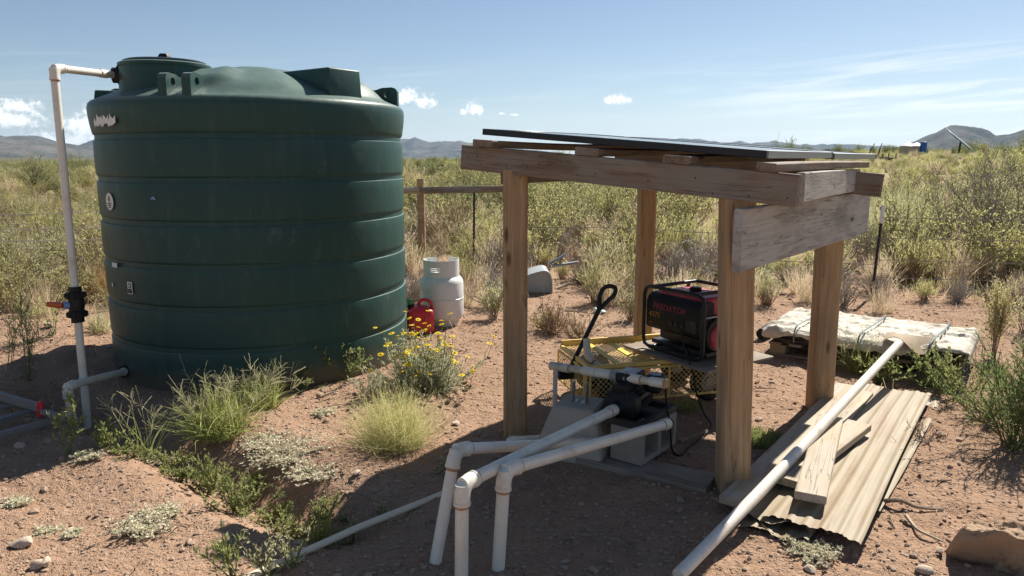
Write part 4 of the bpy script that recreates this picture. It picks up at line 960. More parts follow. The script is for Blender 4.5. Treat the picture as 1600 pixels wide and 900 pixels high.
def build_yard():
    p = at(1556, 893, .0); o = bpy.data.objects.new('rock', rock_mesh(8, .25, .19, .18, 'rock', M_['rock'], 6, 2.2, 1)); link(o, None, Matrix.Translation((p.x + .11, p.y + .03, .045)) @ Matrix.Rotation(-.25, 4, 'Z')); tag(o, 'large tan rock with a sunlit flat top at the right edge', 'rock')
    # propane
    c = Vector((atY(691, 500, 7.2).x, 7.2, .0)); T = thing('propane_cylinder', 'white propane cylinder with slotted collar beside the green tank', 'gas cylinder', c); N = Matrix.Translation(c); R = .218
    MB().lathe([(.16, .0), (.165, .02), (.165, .05), (.19, .06), (R - .01, .085), (R, .12), (R, .43), (R - .008, .455), (R - .03, .485), (R - .08, .51), (.06, .525), (.0, .527)], 48, N, cap=False).build('body', M_['enamel'], T)
    MB().lathe([(R + .0015, .27), (R + .004, .272), (R + .004, .278), (R + .0015, .28)], 48, N, cap=False).build('weld_seam', M_['enamel'], T)
    m = MB(); a0, a1, n = math.radians(-250), math.radians(70), 60; rc = .178; vs = []; fs = []
    slots = [(math.radians(-92), math.radians(14))]
    zs = [.475, .55, .558, .567, .575, .583, .592, .6, .66]
    for ri in (rc, rc - .006):
        for i in range(n + 1):
            a = a0 + (a1 - a0) * i / n
            for z in zs: vs.append((c.x + ri * math.cos(a), c.y + ri * math.sin(a), z))
    nz = len(zs); off = (n + 1) * nz
    for i in range(n):
        am = a0 + (a1 - a0) * (i + .5) / n; am = (am + math.pi) % (2 * math.pi) - math.pi
        for j in range(nz - 1):
            if j in (1, 3, 5) and abs(am - math.radians(-105)) < math.radians(17): continue
            q = i * nz + j; fs += [(q, q + nz, q + nz + 1, q + 1), (off + q, off + q + 1, off + q + nz + 1, off + q + nz)]
        q = i * nz + nz - 1; fs.append((q, q + nz, off + q + nz, off + q))
    m.add(vs, fs).build('collar', M_['enamel'], T)
    MB().tube([c + Vector((0, 0, .52)), c + Vector((0, 0, .6))], [.03, .022], 10).build('valve', M_['gray_metal'], T)
    # fuel can
    c = Vector((atY(656, 505, 6.85).x, 6.85, 0)); T = thing('fuel_can', 'red plastic fuel can with green spout wedged beside the green tank', 'fuel can', c, .25)
    Mr = W[T.name]; b = MB(); ring = []
    for (z, wx, wy) in ((.0, .12, .085), (.02, .135, .095), (.17, .135, .095), (.215, .125, .09), (.25, .075, .07), (.262, .03, .04)):
        for k in range(28):
            a = 2 * math.pi * k / 28; ca, sa = math.cos(a), math.sin(a); e = .45
            ring.append(Mr @ Vector((math.copysign(abs(ca) ** e, ca) * wx, math.copysign(abs(sa) ** e, sa) * wy, z)))
    fs = [(i * 28 + k, i * 28 + (k + 1) % 28, i * 28 + 28 + (k + 1) % 28, i * 28 + 28 + k) for i in range(5) for k in range(28)] + [tuple(range(27, -1, -1)), tuple(140 + k for k in range(28))]
    b.add(ring, fs).build('body', M_['red'], T)
    hp = [Mr @ Vector(v) for v in ((-.01, 0, .24), (.0, 0, .29), (.03, 0, .315), (.085, 0, .305), (.115, 0, .27), (.122, 0, .2))]
    MB().tube(bez(hp, 4), .016, 10).build('handle', M_['red'], T)
    for s in (-.05, .05): MB().box(Mr @ Vector((s, -.096, .1)), (.05, .012, .12), Matrix.Rotation(.25, 3, 'Z'), .005).build('moulded_rib', M_['red'], T)
    sp = MB().tube([Mr @ Vector((-.075, 0, .22)), Mr @ Vector((-.085, 0, .28))], [.034, .03], 14).build('spout_collar', M_['black'], T)
    gr = plain('green_spout', (.05, .25, .06), .4); MB().tube([Mr @ Vector((-.085, 0, .275)), Mr @ Vector((-.09, 0, .325))], [.028, .024], 12).build('spout', gr, T)
    # tipped gray tub
    c = at(838, 458, 0); T = thing('plastic_tub', 'tipped gray plastic tub lying mouth down on bare soil behind the shelter', 'tub', c, 0); n = 26; b = MB(); vs = []; fs = []
    rows = 12
    for lay in (0, .012):
        for i in range(rows + 1):
            t = i / rows
            for k in range(n + 1):
                s = k / n; a = math.pi * s; w = .2 - .02 * t - lay; e = .55; ca, sa = math.cos(a), math.sin(a)
                x = math.copysign(abs(ca) ** e, ca) * w; h = (abs(sa) ** e) * (.3 - lay) * (1 - .28 * (1 - smooth(.0, .9, (x + .24) / .48)))
                vs.append(c + Vector((x, -.02 + .5 * t, h)))
    off = (rows + 1) * (n + 1)
    for i in range(rows):
        for k in range(n): q = i * (n + 1) + k; fs += [(q, q + 1, q + n + 2, q + n + 1), (off + q, off + q + n + 1, off + q + n + 2, off + q + 1)]
    for k in range(n): fs.append((k, off + k, off + k + 1, k + 1))
    b.add(vs, fs).build('shell', M_['tub'], T, sharp=50)
    b = MB(); pv = [c + Vector(v) for v in [(math.copysign(abs(math.cos(math.pi * k / 20)) ** .55, math.cos(math.pi * k / 20)) * .195, .03, (abs(math.sin(math.pi * k / 20)) ** .55) * .295 * (1 - .28 * (1 - smooth(0, .9, (math.copysign(abs(math.cos(math.pi * k / 20)) ** .55, math.cos(math.pi * k / 20)) * .195 + .24) / .48)))) for k in range(21)]]
    b.add(pv, [tuple(range(21))]).build('bottom', M_['tub'], T)
    for a, q, s in (((857, 412), (884, 398), 1), ((862, 416), (902, 410), 2), ((868, 452), (890, 443), 3)):
        ob = MB().tube([atY(*a, 9.2), atY(*q, 9.3)], .018, 8).build('metal_rod', M_['gray_metal' if s != 3 else 'straw_stick']); tag(ob, ('steel rod sticking up behind the gray tub', 'long gray rod resting level behind the gray tub', 'pale stick on soil at the foot of the gray tub')[s - 1], 'rod')
    ob = MB().lathe([(.0, .012), (.055, .012), (.06, .0), (.065, .0), (.065, .018), (.055, .02), (.0, .02)], 24, Matrix.Translation(at(937, 486, .02)) @ Matrix.Rotation(.3, 4, 'Y'), cap=False).build('bucket_lid', M_['cyan']); tag(ob, 'pale cyan plastic lid lying in dry grass behind the cart handle', 'lid')
    # step ladder lying on its side
    a0, a1, b0, b1 = at(-150, 575, .16), at(63, 637, .14), at(-150, 722, .06), at(96, 653, .06)
    T = thing('step_ladder', 'aluminium step ladder lying in the shade with a red tip', 'ladder', (a1.x, a1.y, 0))
    board('rail', a0, a1, .025, .055, M_['alu'], T, seed=81, warp=0, cham=.002); board('rail', b0, b1, .025, .04, M_['alu'], T, seed=82, warp=0, cham=.002)
    MB().box(a1 + Vector((.0, 0, -.01)), (.035, .035, .1), None, .008).build('end_cap', M_['red'], T)
    board('rail', at(66, 643, .12), at(104, 653, .1), .03, .03, M_['alu'], T, seed=83, warp=0)
    for p, q in ((at(38, 628, .1), at(-150, 664, .1)), (at(42, 644, .08), at(-150, 694, .08))): board('rung', p, q, .05, .022, M_['alu'], T, seed=84, warp=0, cham=.002)
    # dark plank by the left post, sticks, stones
    tag(board('dark_lath', at(735, 689, .012), at(792, 690, .012), .05, .02, M_['ground_plank'], None, seed=90), 'short dark slat on shaded soil at the foot of the left shelter post', 'slat')
    def stick(pts, r, mk, lab): tag(MB().tube(bez(pts, 4), [r * (1 - .5 * k / (4 * (len(pts) - 1))) for k in range(4 * (len(pts) - 1) + 1)], 7).build('stick', M_[mk]), lab, 'stick', 'dry sticks on the soil')
    stick([at(1379, 783, .02), at(1408, 782, .045), at(1432, 792, .02), at(1474, 796, .015)], .012, 'stick', 'dark bent stick on soil right of the tin sheets')
    stick([at(1416, 806, .03), at(1432, 826, .02), at(1455, 838, .015), at(1477, 848, .01)], .009, 'straw_stick', 'pale curved stick on soil pointing at the large rock')
    stick([at(1390, 806, .02), at(1398, 825, .012)], .006, 'stick', 'tiny twig on soil between the tin sheets and the pale stick')
    stick([at(1465, 751, .015), at(1487, 750, .015)], .007, 'stick', 'short dark twig on soil above the bent stick')
    stick([at(560, 893, .02), at(600, 880, .03), at(640, 872, .03), at(660, 850, .06), at(655, 815, .1), at(640, 795, .08)], .0028, 'stick', 'thin curling dry stem in the shade beside the leaning pipe')
    stick([at(905, 835, .01), at(970, 843, .015)], .006, 'stick', 'thin twig on shaded soil in front of the cinder block')
    stick([at(1063, 690, .02), at(1105, 672, .03)], .009, 'stick', 'twig beside the power cord under the shelter')
    stick([at(500, 620, .03), at(522, 612, .04)], .012, 'stick', 'short stick beside the brown stone near the tank')
    stick([at(1180, 606, .02), at(1212, 607, .02)], .006, 'stick', 'twig on sunlit soil between the two right posts')
    stick([at(848, 475, .1), at(838, 488, .02), at(835, 500, .02)], .008, 'stick', 'thorny dead twig behind the left post')
    stick([at(883, 486, .1), at(918, 489, .12), at(921, 505, .05)], .008, 'stick', 'bent dark wire like twig behind the cart handle')
    labs = ['brown stone on soil between the tall grass and the daisy bush', 'pale stone on soil above the thin ground pipe', 'white stone on soil near the lower edge right of the pipes', 'pale stone beside another in the near left corner', 'rounded stone in the near left corner', 'flat pale stone at the lower left edge', 'small stone on the dirt bank by the standpipe', 'stone on the bank behind the standpipe', 'dark stone on sunlit soil near the pale stick', 'pale stone in front of the tin pile', 'light stone on soil left of the bent stick', 'stone near the far grass clump', 'pale stone at the foot of the dirt bank']
    for k, (px, py, r) in enumerate(((503, 620, .045), (556, 746, .03), (1443, 897, .035), (58, 888, .035), (72, 885, .035), (32, 858, .05), (64, 480, .05), (80, 535, .05), (1467, 868, .025), (1265, 893, .03), (1343, 821, .02), (712, 664, .035), (30, 700, .04))):
        q = at(px, py); o = bpy.data.objects.new('stone', rock_mesh(20 + k, r, r * .8, r * .6, 'stone', M_['rock' if k == 0 else 'stone'], 2, .5)); link(o, None, Matrix.Translation((q.x, q.y, tz(q.x, q.y) + r * .3)) @ Matrix.Rotation(k * 1.3, 4, 'Z')); tag(o, labs[k], 'stone', 'loose stones')
build_yard()

# ------------------------------------------------------------------ fences and far things
def tpost(px, yt, yb, Y, label, white=True):
    t_, b_ = atY(px[0], yt, Y), atY(px[1], yb, Y); g = tz(b_.x, Y); b_ = Vector((b_.x, Y, g - .1)); T = thing('fence_post', label, 'fence post', (b_.x, Y, g), group='steel fence posts')
    ax = (t_ - b_); s = .82 if white else 1; m = MB()
    for (w, d, o) in ((.035, .006, 0), (.006, .03, .016)):
        mid = b_ + ax * s / 2 + Vector((0, o, 0)); R = ax.to_track_quat('Z', 'Y').to_matrix(); m.box(mid, (w, d, ax.length * s), R)
    m.build('steel_stake', M_['dark_bar'], T)
    if white: MB().box(b_ + ax * .91 + Vector((0, .008, 0)), (.038, .034, ax.length * .18), ax.to_track_quat('Z', 'Y').to_matrix(), .003).build('painted_tip', M_['enamel'], T)
    return t_
def wire(p, q, label, sag=.03, n=14):
    pts = [Vector(p).lerp(Vector(q), k / n) - Vector((0, 0, sag * 4 * (k / n) * (1 - k / n))) for k in range(n + 1)]; m = MB().tube(pts, .0042, 5)
    L = (Vector(q) - Vector(p)).length; k = .12
    while k < L:
        c = Vector(p).lerp(Vector(q), k / L) - Vector((0, 0, sag * 4 * (k / L) * (1 - k / L))); m.tube([c + Vector((-.012, 0, .012)), c + Vector((.012, 0, -.012))], .0016, 4).tube([c + Vector((-.012, 0, -.012)), c + Vector((.012, 0, .012))], .0016, 4); k += .14
    tag(m.build('barbed_wire', M_['wire'], smooth=False), label, 'wire', 'fence wires')
def build_fence():
    tp = tpost((1381, 1362), 320, 468, 8.6, 'dark steel fence post with white tip among the scrub')
    tpost((741, 739), 292, 384, 10.2, 'thin dark steel fence post leaning on the wooden fence rail', False)
    F_ = thing('brace_fence', 'rustic wooden fence brace of round posts and a level rail behind the tank', 'fence', atY(657, 400, 10.4))
    w = M_['post']; a = atY(657, 279, 10.4)
    MB().tube([Vector((a.x, a.y, tz(a.x, a.y) - .2)), a - Vector((0, 0, .6)), a], [.058, .055, .052], 12).build('post', w, F_)
    for (p, q, sd) in ((atY(590, 298, 10.5), atY(657, 297, 10.38), 1), (atY(660, 297.5, 10.35), atY(800, 295, 10.1), 2)): board('rail', p, q, .09, .095, M_['bleached'] if sd == 1 else M_['beam'], F_, seed=sd + 100, cham=.02)
    e = atY(806, 285, 10.08); MB().tube([Vector((e.x, e.y, -.2)), e], .055, 12).build('post', w, F_)
    c = Vector((8.2, 8.1, 0)); hs = [(.96, 'top'), (.72, 'second'), (.46, 'third'), (.25, 'lowest')]
    far = Vector((13.5, 7.9, 0))
    for h, nm in hs: wire(Vector((tp.x - .02, 8.57, h)), far + Vector((0, 0, h - .03)), nm + ' barbed wire strand right of the white tipped post', .03, 20)
    for h, nm in ((.72, 'upper'), (.4, 'lower')): wire(Vector((1.25, 9.9, h)), Vector((tp.x, 8.6, h)), nm + ' fence wire between the rail fence and the white tipped post', .02)
    wire(e + Vector((0, 0, -.6)), Vector((1.25, 9.9, .72)), 'fence wire running from the left shelter post behind the yard', .01, 6)
    for y0, y1, nm in ((334, 329, 'top'), (356, 354, 'middle'), (372, 373, 'lower')): wire(atY(-160, y0 + 2, 7.4), atY(190, y1, 8.6), nm + ' barbed wire strand behind the white standpipe', .02)
def build_far():
    def gz(p): return tz(p.x, p.y)
    # solar tracker on the rise
    p = atY(1497, 236, 80); g = gz(p); T = thing('solar_tracker', 'tilted solar array on a single post far out in the field', 'solar array', (p.x, p.y, g))
    top = atY(1501, 222, 80); MB().tube([Vector((p.x, p.y, g - .3)), top], .1, 10).build('mast', M_['dark_bar'], T)
    a, b = atY(1483, 205, 80), atY(1517, 232.5, 80); d = (b - a); vd = px_dir(1500, 217).normalized(); vd.z += .03; M = axes(a, b, (b - a).normalized().cross(vd)); M.translation = (a + b) / 2
    MB().box((0, 0, 0), (d.length, 3.2, .08), None, .01).build('panel', M_['panel_side'], T, M, world=False)
    for k in (-1, 0, 1): MB().box((k * d.length * .3, 0, -.08), (.06, 3.0, .07)).build('support_bar', M_['gray_metal'], T, M, world=False)
    MB().box((0, 0, .045), (d.length - .1, 3.1, .012)).build('glass', M_['glass'], T, M, world=False)
    # tan tank pair with pale cone roofs, blue drum
    for px, w, lab in ((1417, 1.0, 'tan field tank with pale cone roof on the far rise'), (1430, .9, 'second tan field tank beside the blue drum on the rise')):
        c = atY(px, 244, 105); g = gz(c); T = thing('field_tank', lab, 'tank', (c.x, c.y, g)); N = Matrix.Translation((c.x, c.y, g)); zt = 1.55
        MB().lathe([(w, -.3), (w, zt)], 24, N).build('wall', M_['tan_paint'], T); MB().lathe([(w + .05, zt), (w * .4, zt + .38), (.12, zt + .42), (.0, zt + .5)], 24, N, cap=False).build('cone_roof', M_['enamel'], T)
    c = atY(1441.5, 244, 104); g = gz(c); zt = 2.1; N = Matrix.Translation((c.x, c.y, g))
    ob = MB().lathe([(.42, -.2), (.44, .0), (.44, zt * .33), (.46, zt * .34), (.44, zt * .36), (.44, zt * .66), (.46, zt * .67), (.44, zt * .69), (.44, zt), (.4, zt + .02)], 20, N).build('blue_drum', M_['blue']); tag(ob, 'tall blue drum standing beside the far tan tanks', 'drum')
    # pickup truck and flat trailer
    c = atY(1308, 239, 150); g = gz(c); T = thing('pickup_truck', 'white pickup truck parked far away beyond the shelter roof', 'truck', (c.x, c.y, g)); o = Vector((c.x, c.y, g)); wp = M_['enamel']
    MB().prism([(-1.9, .45), (1.9, .45), (1.95, .9), (.9, 1.0), (.45, 1.55), (-.5, 1.58), (-.6, 1.05), (-1.9, 1.05)], 1.7, Matrix(((1, 0, 0, o.x), (0, 0, 1, o.y), (0, 1, 0, o.z), (0, 0, 0, 1)))).build('body', wp, T)
    MB().prism([(-.42, 1.1), (.62, 1.1), (.4, 1.48), (-.42, 1.5)], 1.72, Matrix(((1, 0, 0, o.x), (0, 0, 1, o.y - .01), (0, 1, 0, o.z), (0, 0, 0, 1)))).build('side_window', M_['ink'], T)
    MB().box(o + Vector((-1.3, .85, 1.2)), (1.2, 1.6, .35), None, .05).build('bed_load', M_['ink'], T)
    for x in (-1.2, 1.2):
        for y in (.1, 1.6): MB().tube([o + Vector((x, y - .12, .36)), o + Vector((x, y + .12, .36))], .36, 16).build('wheel', M_['black'], T)
    for px, Y, lab, L in ((1362, 70, 'dark flat trailer standing in scrub beyond the shelter roof', 2.6), (1384, 66, 'small dark trailer frame beside the flat trailer in scrub', 1.2)):
        c = atY(px, 249, Y); g = gz(c); T = thing('flat_trailer', lab, 'trailer', (c.x, c.y, g)); o = Vector((c.x, c.y, g - .05))
        MB().box(o + Vector((0, 0, .45)), (L, 1.2, .16), None, .02).build('deck', M_['dark_bar'], T)
        for x in (-L / 2, L / 2): MB().box(o + Vector((x, -.55, .65)), (.08, .08, .5), None, .01).build('stake', M_['dark_bar'], T)
        MB().tube([o + Vector((0, -.7, .25)), o + Vector((0, -.55, .25))], .26, 14).build('wheel', M_['black'], T)
    c = atY(695, 256, 75); g = gz(c); ob = MB().box((c.x, c.y, g + .55), (1.5, .9, 1.1), None, .15, 2).box((c.x - .4, c.y, g + 1.2), (.6, .6, .4), None, .1, 2).build('field_equipment', M_['ink']); tag(ob, 'small dark piece of equipment in the far scrub beside the tank', 'equipment')
    for k, (px, py) in enumerate(((1357, 244), (1372, 243))):
        c = atY(px, py, 75); c.z = gz(c) + .4; ob = MB().tube([c + Vector((-.3, 0, -.5)), c + Vector((.5 - k * .2, 0, 1.3))], .04, 6).tube([c + Vector((.0, 0, -.2)), c + Vector((.3, .2, 1.0))], .03, 6).build('scrap_pole', M_['dark_bar']); tag(ob, ('leaning forked scrap pole standing by the far trailer', 'second leaning scrap pole by the far trailer')[k], 'pole')
build_fence(); build_far()

# ------------------------------------------------------------------ plants
class PM:                                                   # collects plant geometry for one mesh
    def __init__(s): s.V = []; s.F = []; s.n = 0
    def add(s, V, Fi, mi, tint):
        s.V.append(V); s.F.append((Fi + s.n, mi, tint)); s.n += len(V)
    def tubes(s, P, R, mi, rs, sides=3):
        N, K, _ = P.shape; T = np.gradient(P, axis=1); T /= np.linalg.norm(T, axis=2, keepdims=True) + 1e-9
        ref = np.where(np.abs(T[..., 2:3]) > .9, np.array([1., 0, 0]), np.array([0, 0, 1.])); U = np.cross(T, ref); U /= np.linalg.norm(U, axis=2, keepdims=True) + 1e-9; Wv = np.cross(T, U)
        a = np.arange(sides) * 2 * np.pi / sides
        V = P[:, :, None, :] + R[:, :, None, None] * (U[:, :, None, :] * np.cos(a)[None, None, :, None] + Wv[:, :, None, :] * np.sin(a)[None, None, :, None])
        i = np.arange(N * K * sides).reshape(N, K, sides); j = np.roll(i, -1, 2)
        Fq = np.stack([i[:, :-1], j[:, :-1], j[:, 1:], i[:, 1:]], -1).reshape(-1, 4)
        s.add(V.reshape(-1, 3), Fq, mi, np.repeat(rs.rand(N), (K - 1) * sides))
    def ribbons(s, P, Wd, mi, rs, tint=None):
        N, K, _ = P.shape; T = np.gradient(P, axis=1); side = np.cross(T, rs.normal(size=(N, 1, 3)) * [1, 1, .3]); side /= np.linalg.norm(side, axis=2, keepdims=True) + 1e-9
        V = np.stack([P - side * Wd[..., None] / 2, P + side * Wd[..., None] / 2], 2); i = np.arange(N * K * 2).reshape(N, K, 2)
        Fq = np.stack([i[:, :-1, 0], i[:, :-1, 1], i[:, 1:, 1], i[:, 1:, 0]], -1).reshape(-1, 4)
        s.add(V.reshape(-1, 3), Fq, mi, np.repeat(rs.rand(N) if tint is None else tint, K - 1))
    def leaves(s, pos, d, L, wd, mi, rs, fold=.25):
        N = len(pos); d = d / (np.linalg.norm(d, axis=1, keepdims=True) + 1e-9); r = rs.normal(size=(N, 3)); sd = np.cross(d, r); sd /= np.linalg.norm(sd, axis=1, keepdims=True) + 1e-9
        up = np.cross(sd, d); L = L[:, None]; wd = wd[:, None]
        m = pos + d * L * .45 + up * L * fold * .3
        V = np.stack([pos, m + sd * wd / 2, pos + d * L, m - sd * wd / 2], 1); i = np.arange(N * 4).reshape(N, 4); s.add(V.reshape(-1, 3), i, mi, rs.rand(N))
    def mesh(s, name, mats): return np_mesh(name, np.concatenate(s.V), s.F, mats, sharp=0, smooth=False)
def unit(v): return v / (np.linalg.norm(v, axis=-1, keepdims=True) + 1e-9)
def grow(rs, start, d, L, K, wob, grav):
    N = len(start); P = np.zeros((N, K, 3)); P[:, 0] = start; d = unit(d)
    for k in range(1, K):
        d = unit(d + rs.normal(size=(N, 3)) * wob + np.array([0, 0, grav])); P[:, k] = P[:, k - 1] + d * (L / (K - 1))[:, None]
    return P
def pick(rs, P, n, t0, t1):
    N, K, _ = P.shape; i = rs.randint(0, N, n); t = rs.uniform(t0, t1, n) * (K - 1); k = np.minimum(t.astype(int), K - 2); f = (t - k)[:, None]
    a, b = P[i, k], P[i, k + 1]; return a * (1 - f) + b * f, unit(b - a), t / (K - 1)
def fan(rs, n, lo, hi):                                     # directions tilted lo..hi radians from the vertical
    a = rs.uniform(0, 2 * np.pi, n); th = rs.uniform(lo, hi, n); return np.stack([np.cos(a) * np.sin(th), np.sin(a) * np.sin(th), np.cos(th)], 1)
def disk(rs, n, r):
    a = rs.uniform(0, 2 * np.pi, n); q = r * np.sqrt(rs.rand(n)); return np.stack([np.cos(a) * q, np.sin(a) * q, np.zeros(n)], 1)
def taper(N, K, r0, r1, rs): return np.linspace(r0, r1, K)[None] * rs.uniform(.7, 1.3, (N, 1))

def shrub(seed, h, spread, stems, br, lf, leafL, leafW, r0=.008, wob=.16, grav=.05, leafy=(.15, 1.0), tw=.6, mi_leaf=1, pm=None, upbias=.35):
    rs = np.random.RandomState(seed); pm = pm or PM()
    L = h * rs.uniform(.65, 1.1, stems); P = grow(rs, disk(rs, stems, spread * .12), fan(rs, stems, .05, spread / h * 1.1), L, 7, wob, grav); pm.tubes(P, taper(stems, 7, r0, r0 * .3, rs), 0, rs)
    s, t, f = pick(rs, P, br, .2, 1); P2 = grow(rs, s, t * .9 + rs.normal(size=(br, 3)) * tw + [0, 0, .25], h * rs.uniform(.15, .42, br) * (1.1 - .4 * f), 5, wob * 1.3, grav); pm.tubes(P2, taper(br, 5, r0 * .4, r0 * .15, rs), 0, rs)
    if lf:
        s, t, f = pick(rs, P2, int(lf * .8), *leafy); s2, t2, f2 = pick(rs, P, lf - int(lf * .8), .4, 1); s = np.concatenate([s, s2]); t = np.concatenate([t, t2])
        n = len(s); pm.leaves(s, t * .8 + rs.normal(size=(n, 3)) * .6 + [0, 0, upbias], leafL * rs.uniform(.6, 1.4, n), leafW * rs.uniform(.6, 1.4, n), mi_leaf, rs)
    return pm
def broom(seed, h, spread, n, wd, n2=0, K=6, mi=0, wob=.07, seeds=0, base=.1):      # many fine upright stalks
    rs = np.random.RandomState(seed); pm = PM(); P = grow(rs, disk(rs, n, base), fan(rs, n, .0, spread), h * rs.uniform(.5, 1.1, n), K, wob, .02); pm.ribbons(P, wd * np.linspace(1, .45, K)[None] * np.ones((n, 1)), mi, rs)
    if n2:
        s, t, f = pick(rs, P, n2, .35, 1); P2 = grow(rs, s, t + rs.normal(size=(n2, 3)) * .35, h * rs.uniform(.08, .25, n2), 4, .12, .02); pm.ribbons(P2, wd * .8 * np.linspace(1, .5, 4)[None] * np.ones((n2, 1)), 1, rs)
    if seeds:
        s, t, f = pick(rs, P, seeds, .75, 1); pm.leaves(s, t + rs.normal(size=(seeds, 3)) * .5, np.full(seeds, .014), np.full(seeds, .006), 1, rs)
    return pm
def blades(seed, h, spread, n, wd, droop=-.12, base=.1, mi=0, pm=None):
    rs = np.random.RandomState(seed); pm = pm or PM(); K = 7; P = grow(rs, disk(rs, n, base), fan(rs, n, .0, spread), h * rs.uniform(.45, 1.1, n), K, .05, droop * .6); pm.ribbons(P, wd * np.array([.7, 1, 1, .9, .7, .45, .1])[None] * rs.uniform(.6, 1.3, (n, 1)), mi, rs); return pm

def field_protos():
    pr = {}
    sn = []
    for k in range(5):                                      # yellow-green sprigged bushes
        rs = np.random.RandomState(100 + k); h = .52; n = 90; pm = PM(); P = grow(rs, disk(rs, n, .09), fan(rs, n, .02, .75), h * rs.uniform(.6, 1.05, n), 6, .08, .05); pm.tubes(P, taper(n, 6, .0035, .0012, rs), 0, rs)
        s, t, f = pick(rs, P, 420, .35, 1); P2 = grow(rs, s, t + rs.normal(size=(420, 3)) * .35, .1 * rs.uniform(.6, 1.3, 420), 3, .1, .03); pm.ribbons(P2, np.full((420, 3), .003), 1, rs)
        s, t, f = pick(rs, P2, 1100, .1, 1); pm.leaves(s, t * .8 + rs.normal(size=(1100, 3)) * .5 + [0, 0, .4], rs.uniform(.018, .042, 1100), rs.uniform(.005, .011, 1100), 1, rs)
        sn.append(pm.mesh('snakeweed', [L_['drybrown'], L_[('snake', 'snake2', 'olive', 'dry', 'snake')[k]]]))
    pr['snakeweed'] = sn
    pr['dry_grass_tuft'] = []
    for k in range(3):
        pm = broom(200 + k, .42, .8, 150, .004, 220, seeds=160, base=.09); pr['dry_grass_tuft'].append(pm.mesh('dry_grass_tuft', [L_['dry'], L_['dry' if k else 'drybrown']]))
    pr['olive_shrub'] = [shrub(300 + k, 1.0, .75, 22, 240, 2600, .034, .016, .011).mesh('olive_shrub', [L_['twig'], L_['olive']]) for k in range(4)]
    pr['dark_shrub'] = [shrub(330 + k, 1.3, 1.0, 26, 300, 4200, .042, .02, .014).mesh('dark_shrub', [L_['twig'], L_['darkgreen']]) for k in range(3)]
    pr['dead_shrub'] = [shrub(360 + k, .55, .5, 40, 420, 160, .02, .008, .006, wob=.25).mesh('dead_shrub', [L_['twig_gray' if k else 'twig'], L_['drybrown']]) for k in range(3)]
    pr['green_weed'] = [shrub(380 + k, .5, .3, 16, 160, 1500, .036, .012, .005, grav=.1).mesh('green_weed', [L_['stem_green'], L_['weed' if k else 'snake2']]) for k in range(3)]
    return pr
PR = field_protos()
LAB = {'snakeweed': ('yellow green sprigged bush in the scrub field beyond the yard', 'bush', 'yellow green bushes of the field'),
       'dry_grass_tuft': ('straw coloured tuft of dry grass in the scrub field', 'grass tuft', 'dry grass tufts of the field'),
       'olive_shrub': ('olive green small leaved shrub out in the scrub field', 'shrub', 'olive shrubs of the field'),
       'dark_shrub': ('dark green rounded shrub far out in the scrub field', 'shrub', 'dark green shrubs of the field'),
       'dead_shrub': ('bare gray brown twiggy dead shrub in the scrub field', 'shrub', 'dead shrubs of the field'),
       'green_weed': ('upright leafy green weed in the scrub field', 'weed', 'green weeds of the field')}
def free_spot(x, y):
    """True where field scrub may stand: off the worn yard, the fences' gear and the tank"""
    if math.hypot(x - TANK.x, y - TANK.y) < 2.0: return False
    if y < 6.9 and -3.4 < x < 4.2: return False
    if y < 7.9 and -.9 < x < 2.4: return False
    if y < 7.2 and x < -3.4 and y < 6.9 + .12 * (x + 3.4): return False
    if x >= 4.2 and y < 7.4: return False
    if 2 < x < 4.6 and y < 7.6: return False
    if -.1 < x < .9 and 7.9 < y < 9.6: return False
    return True
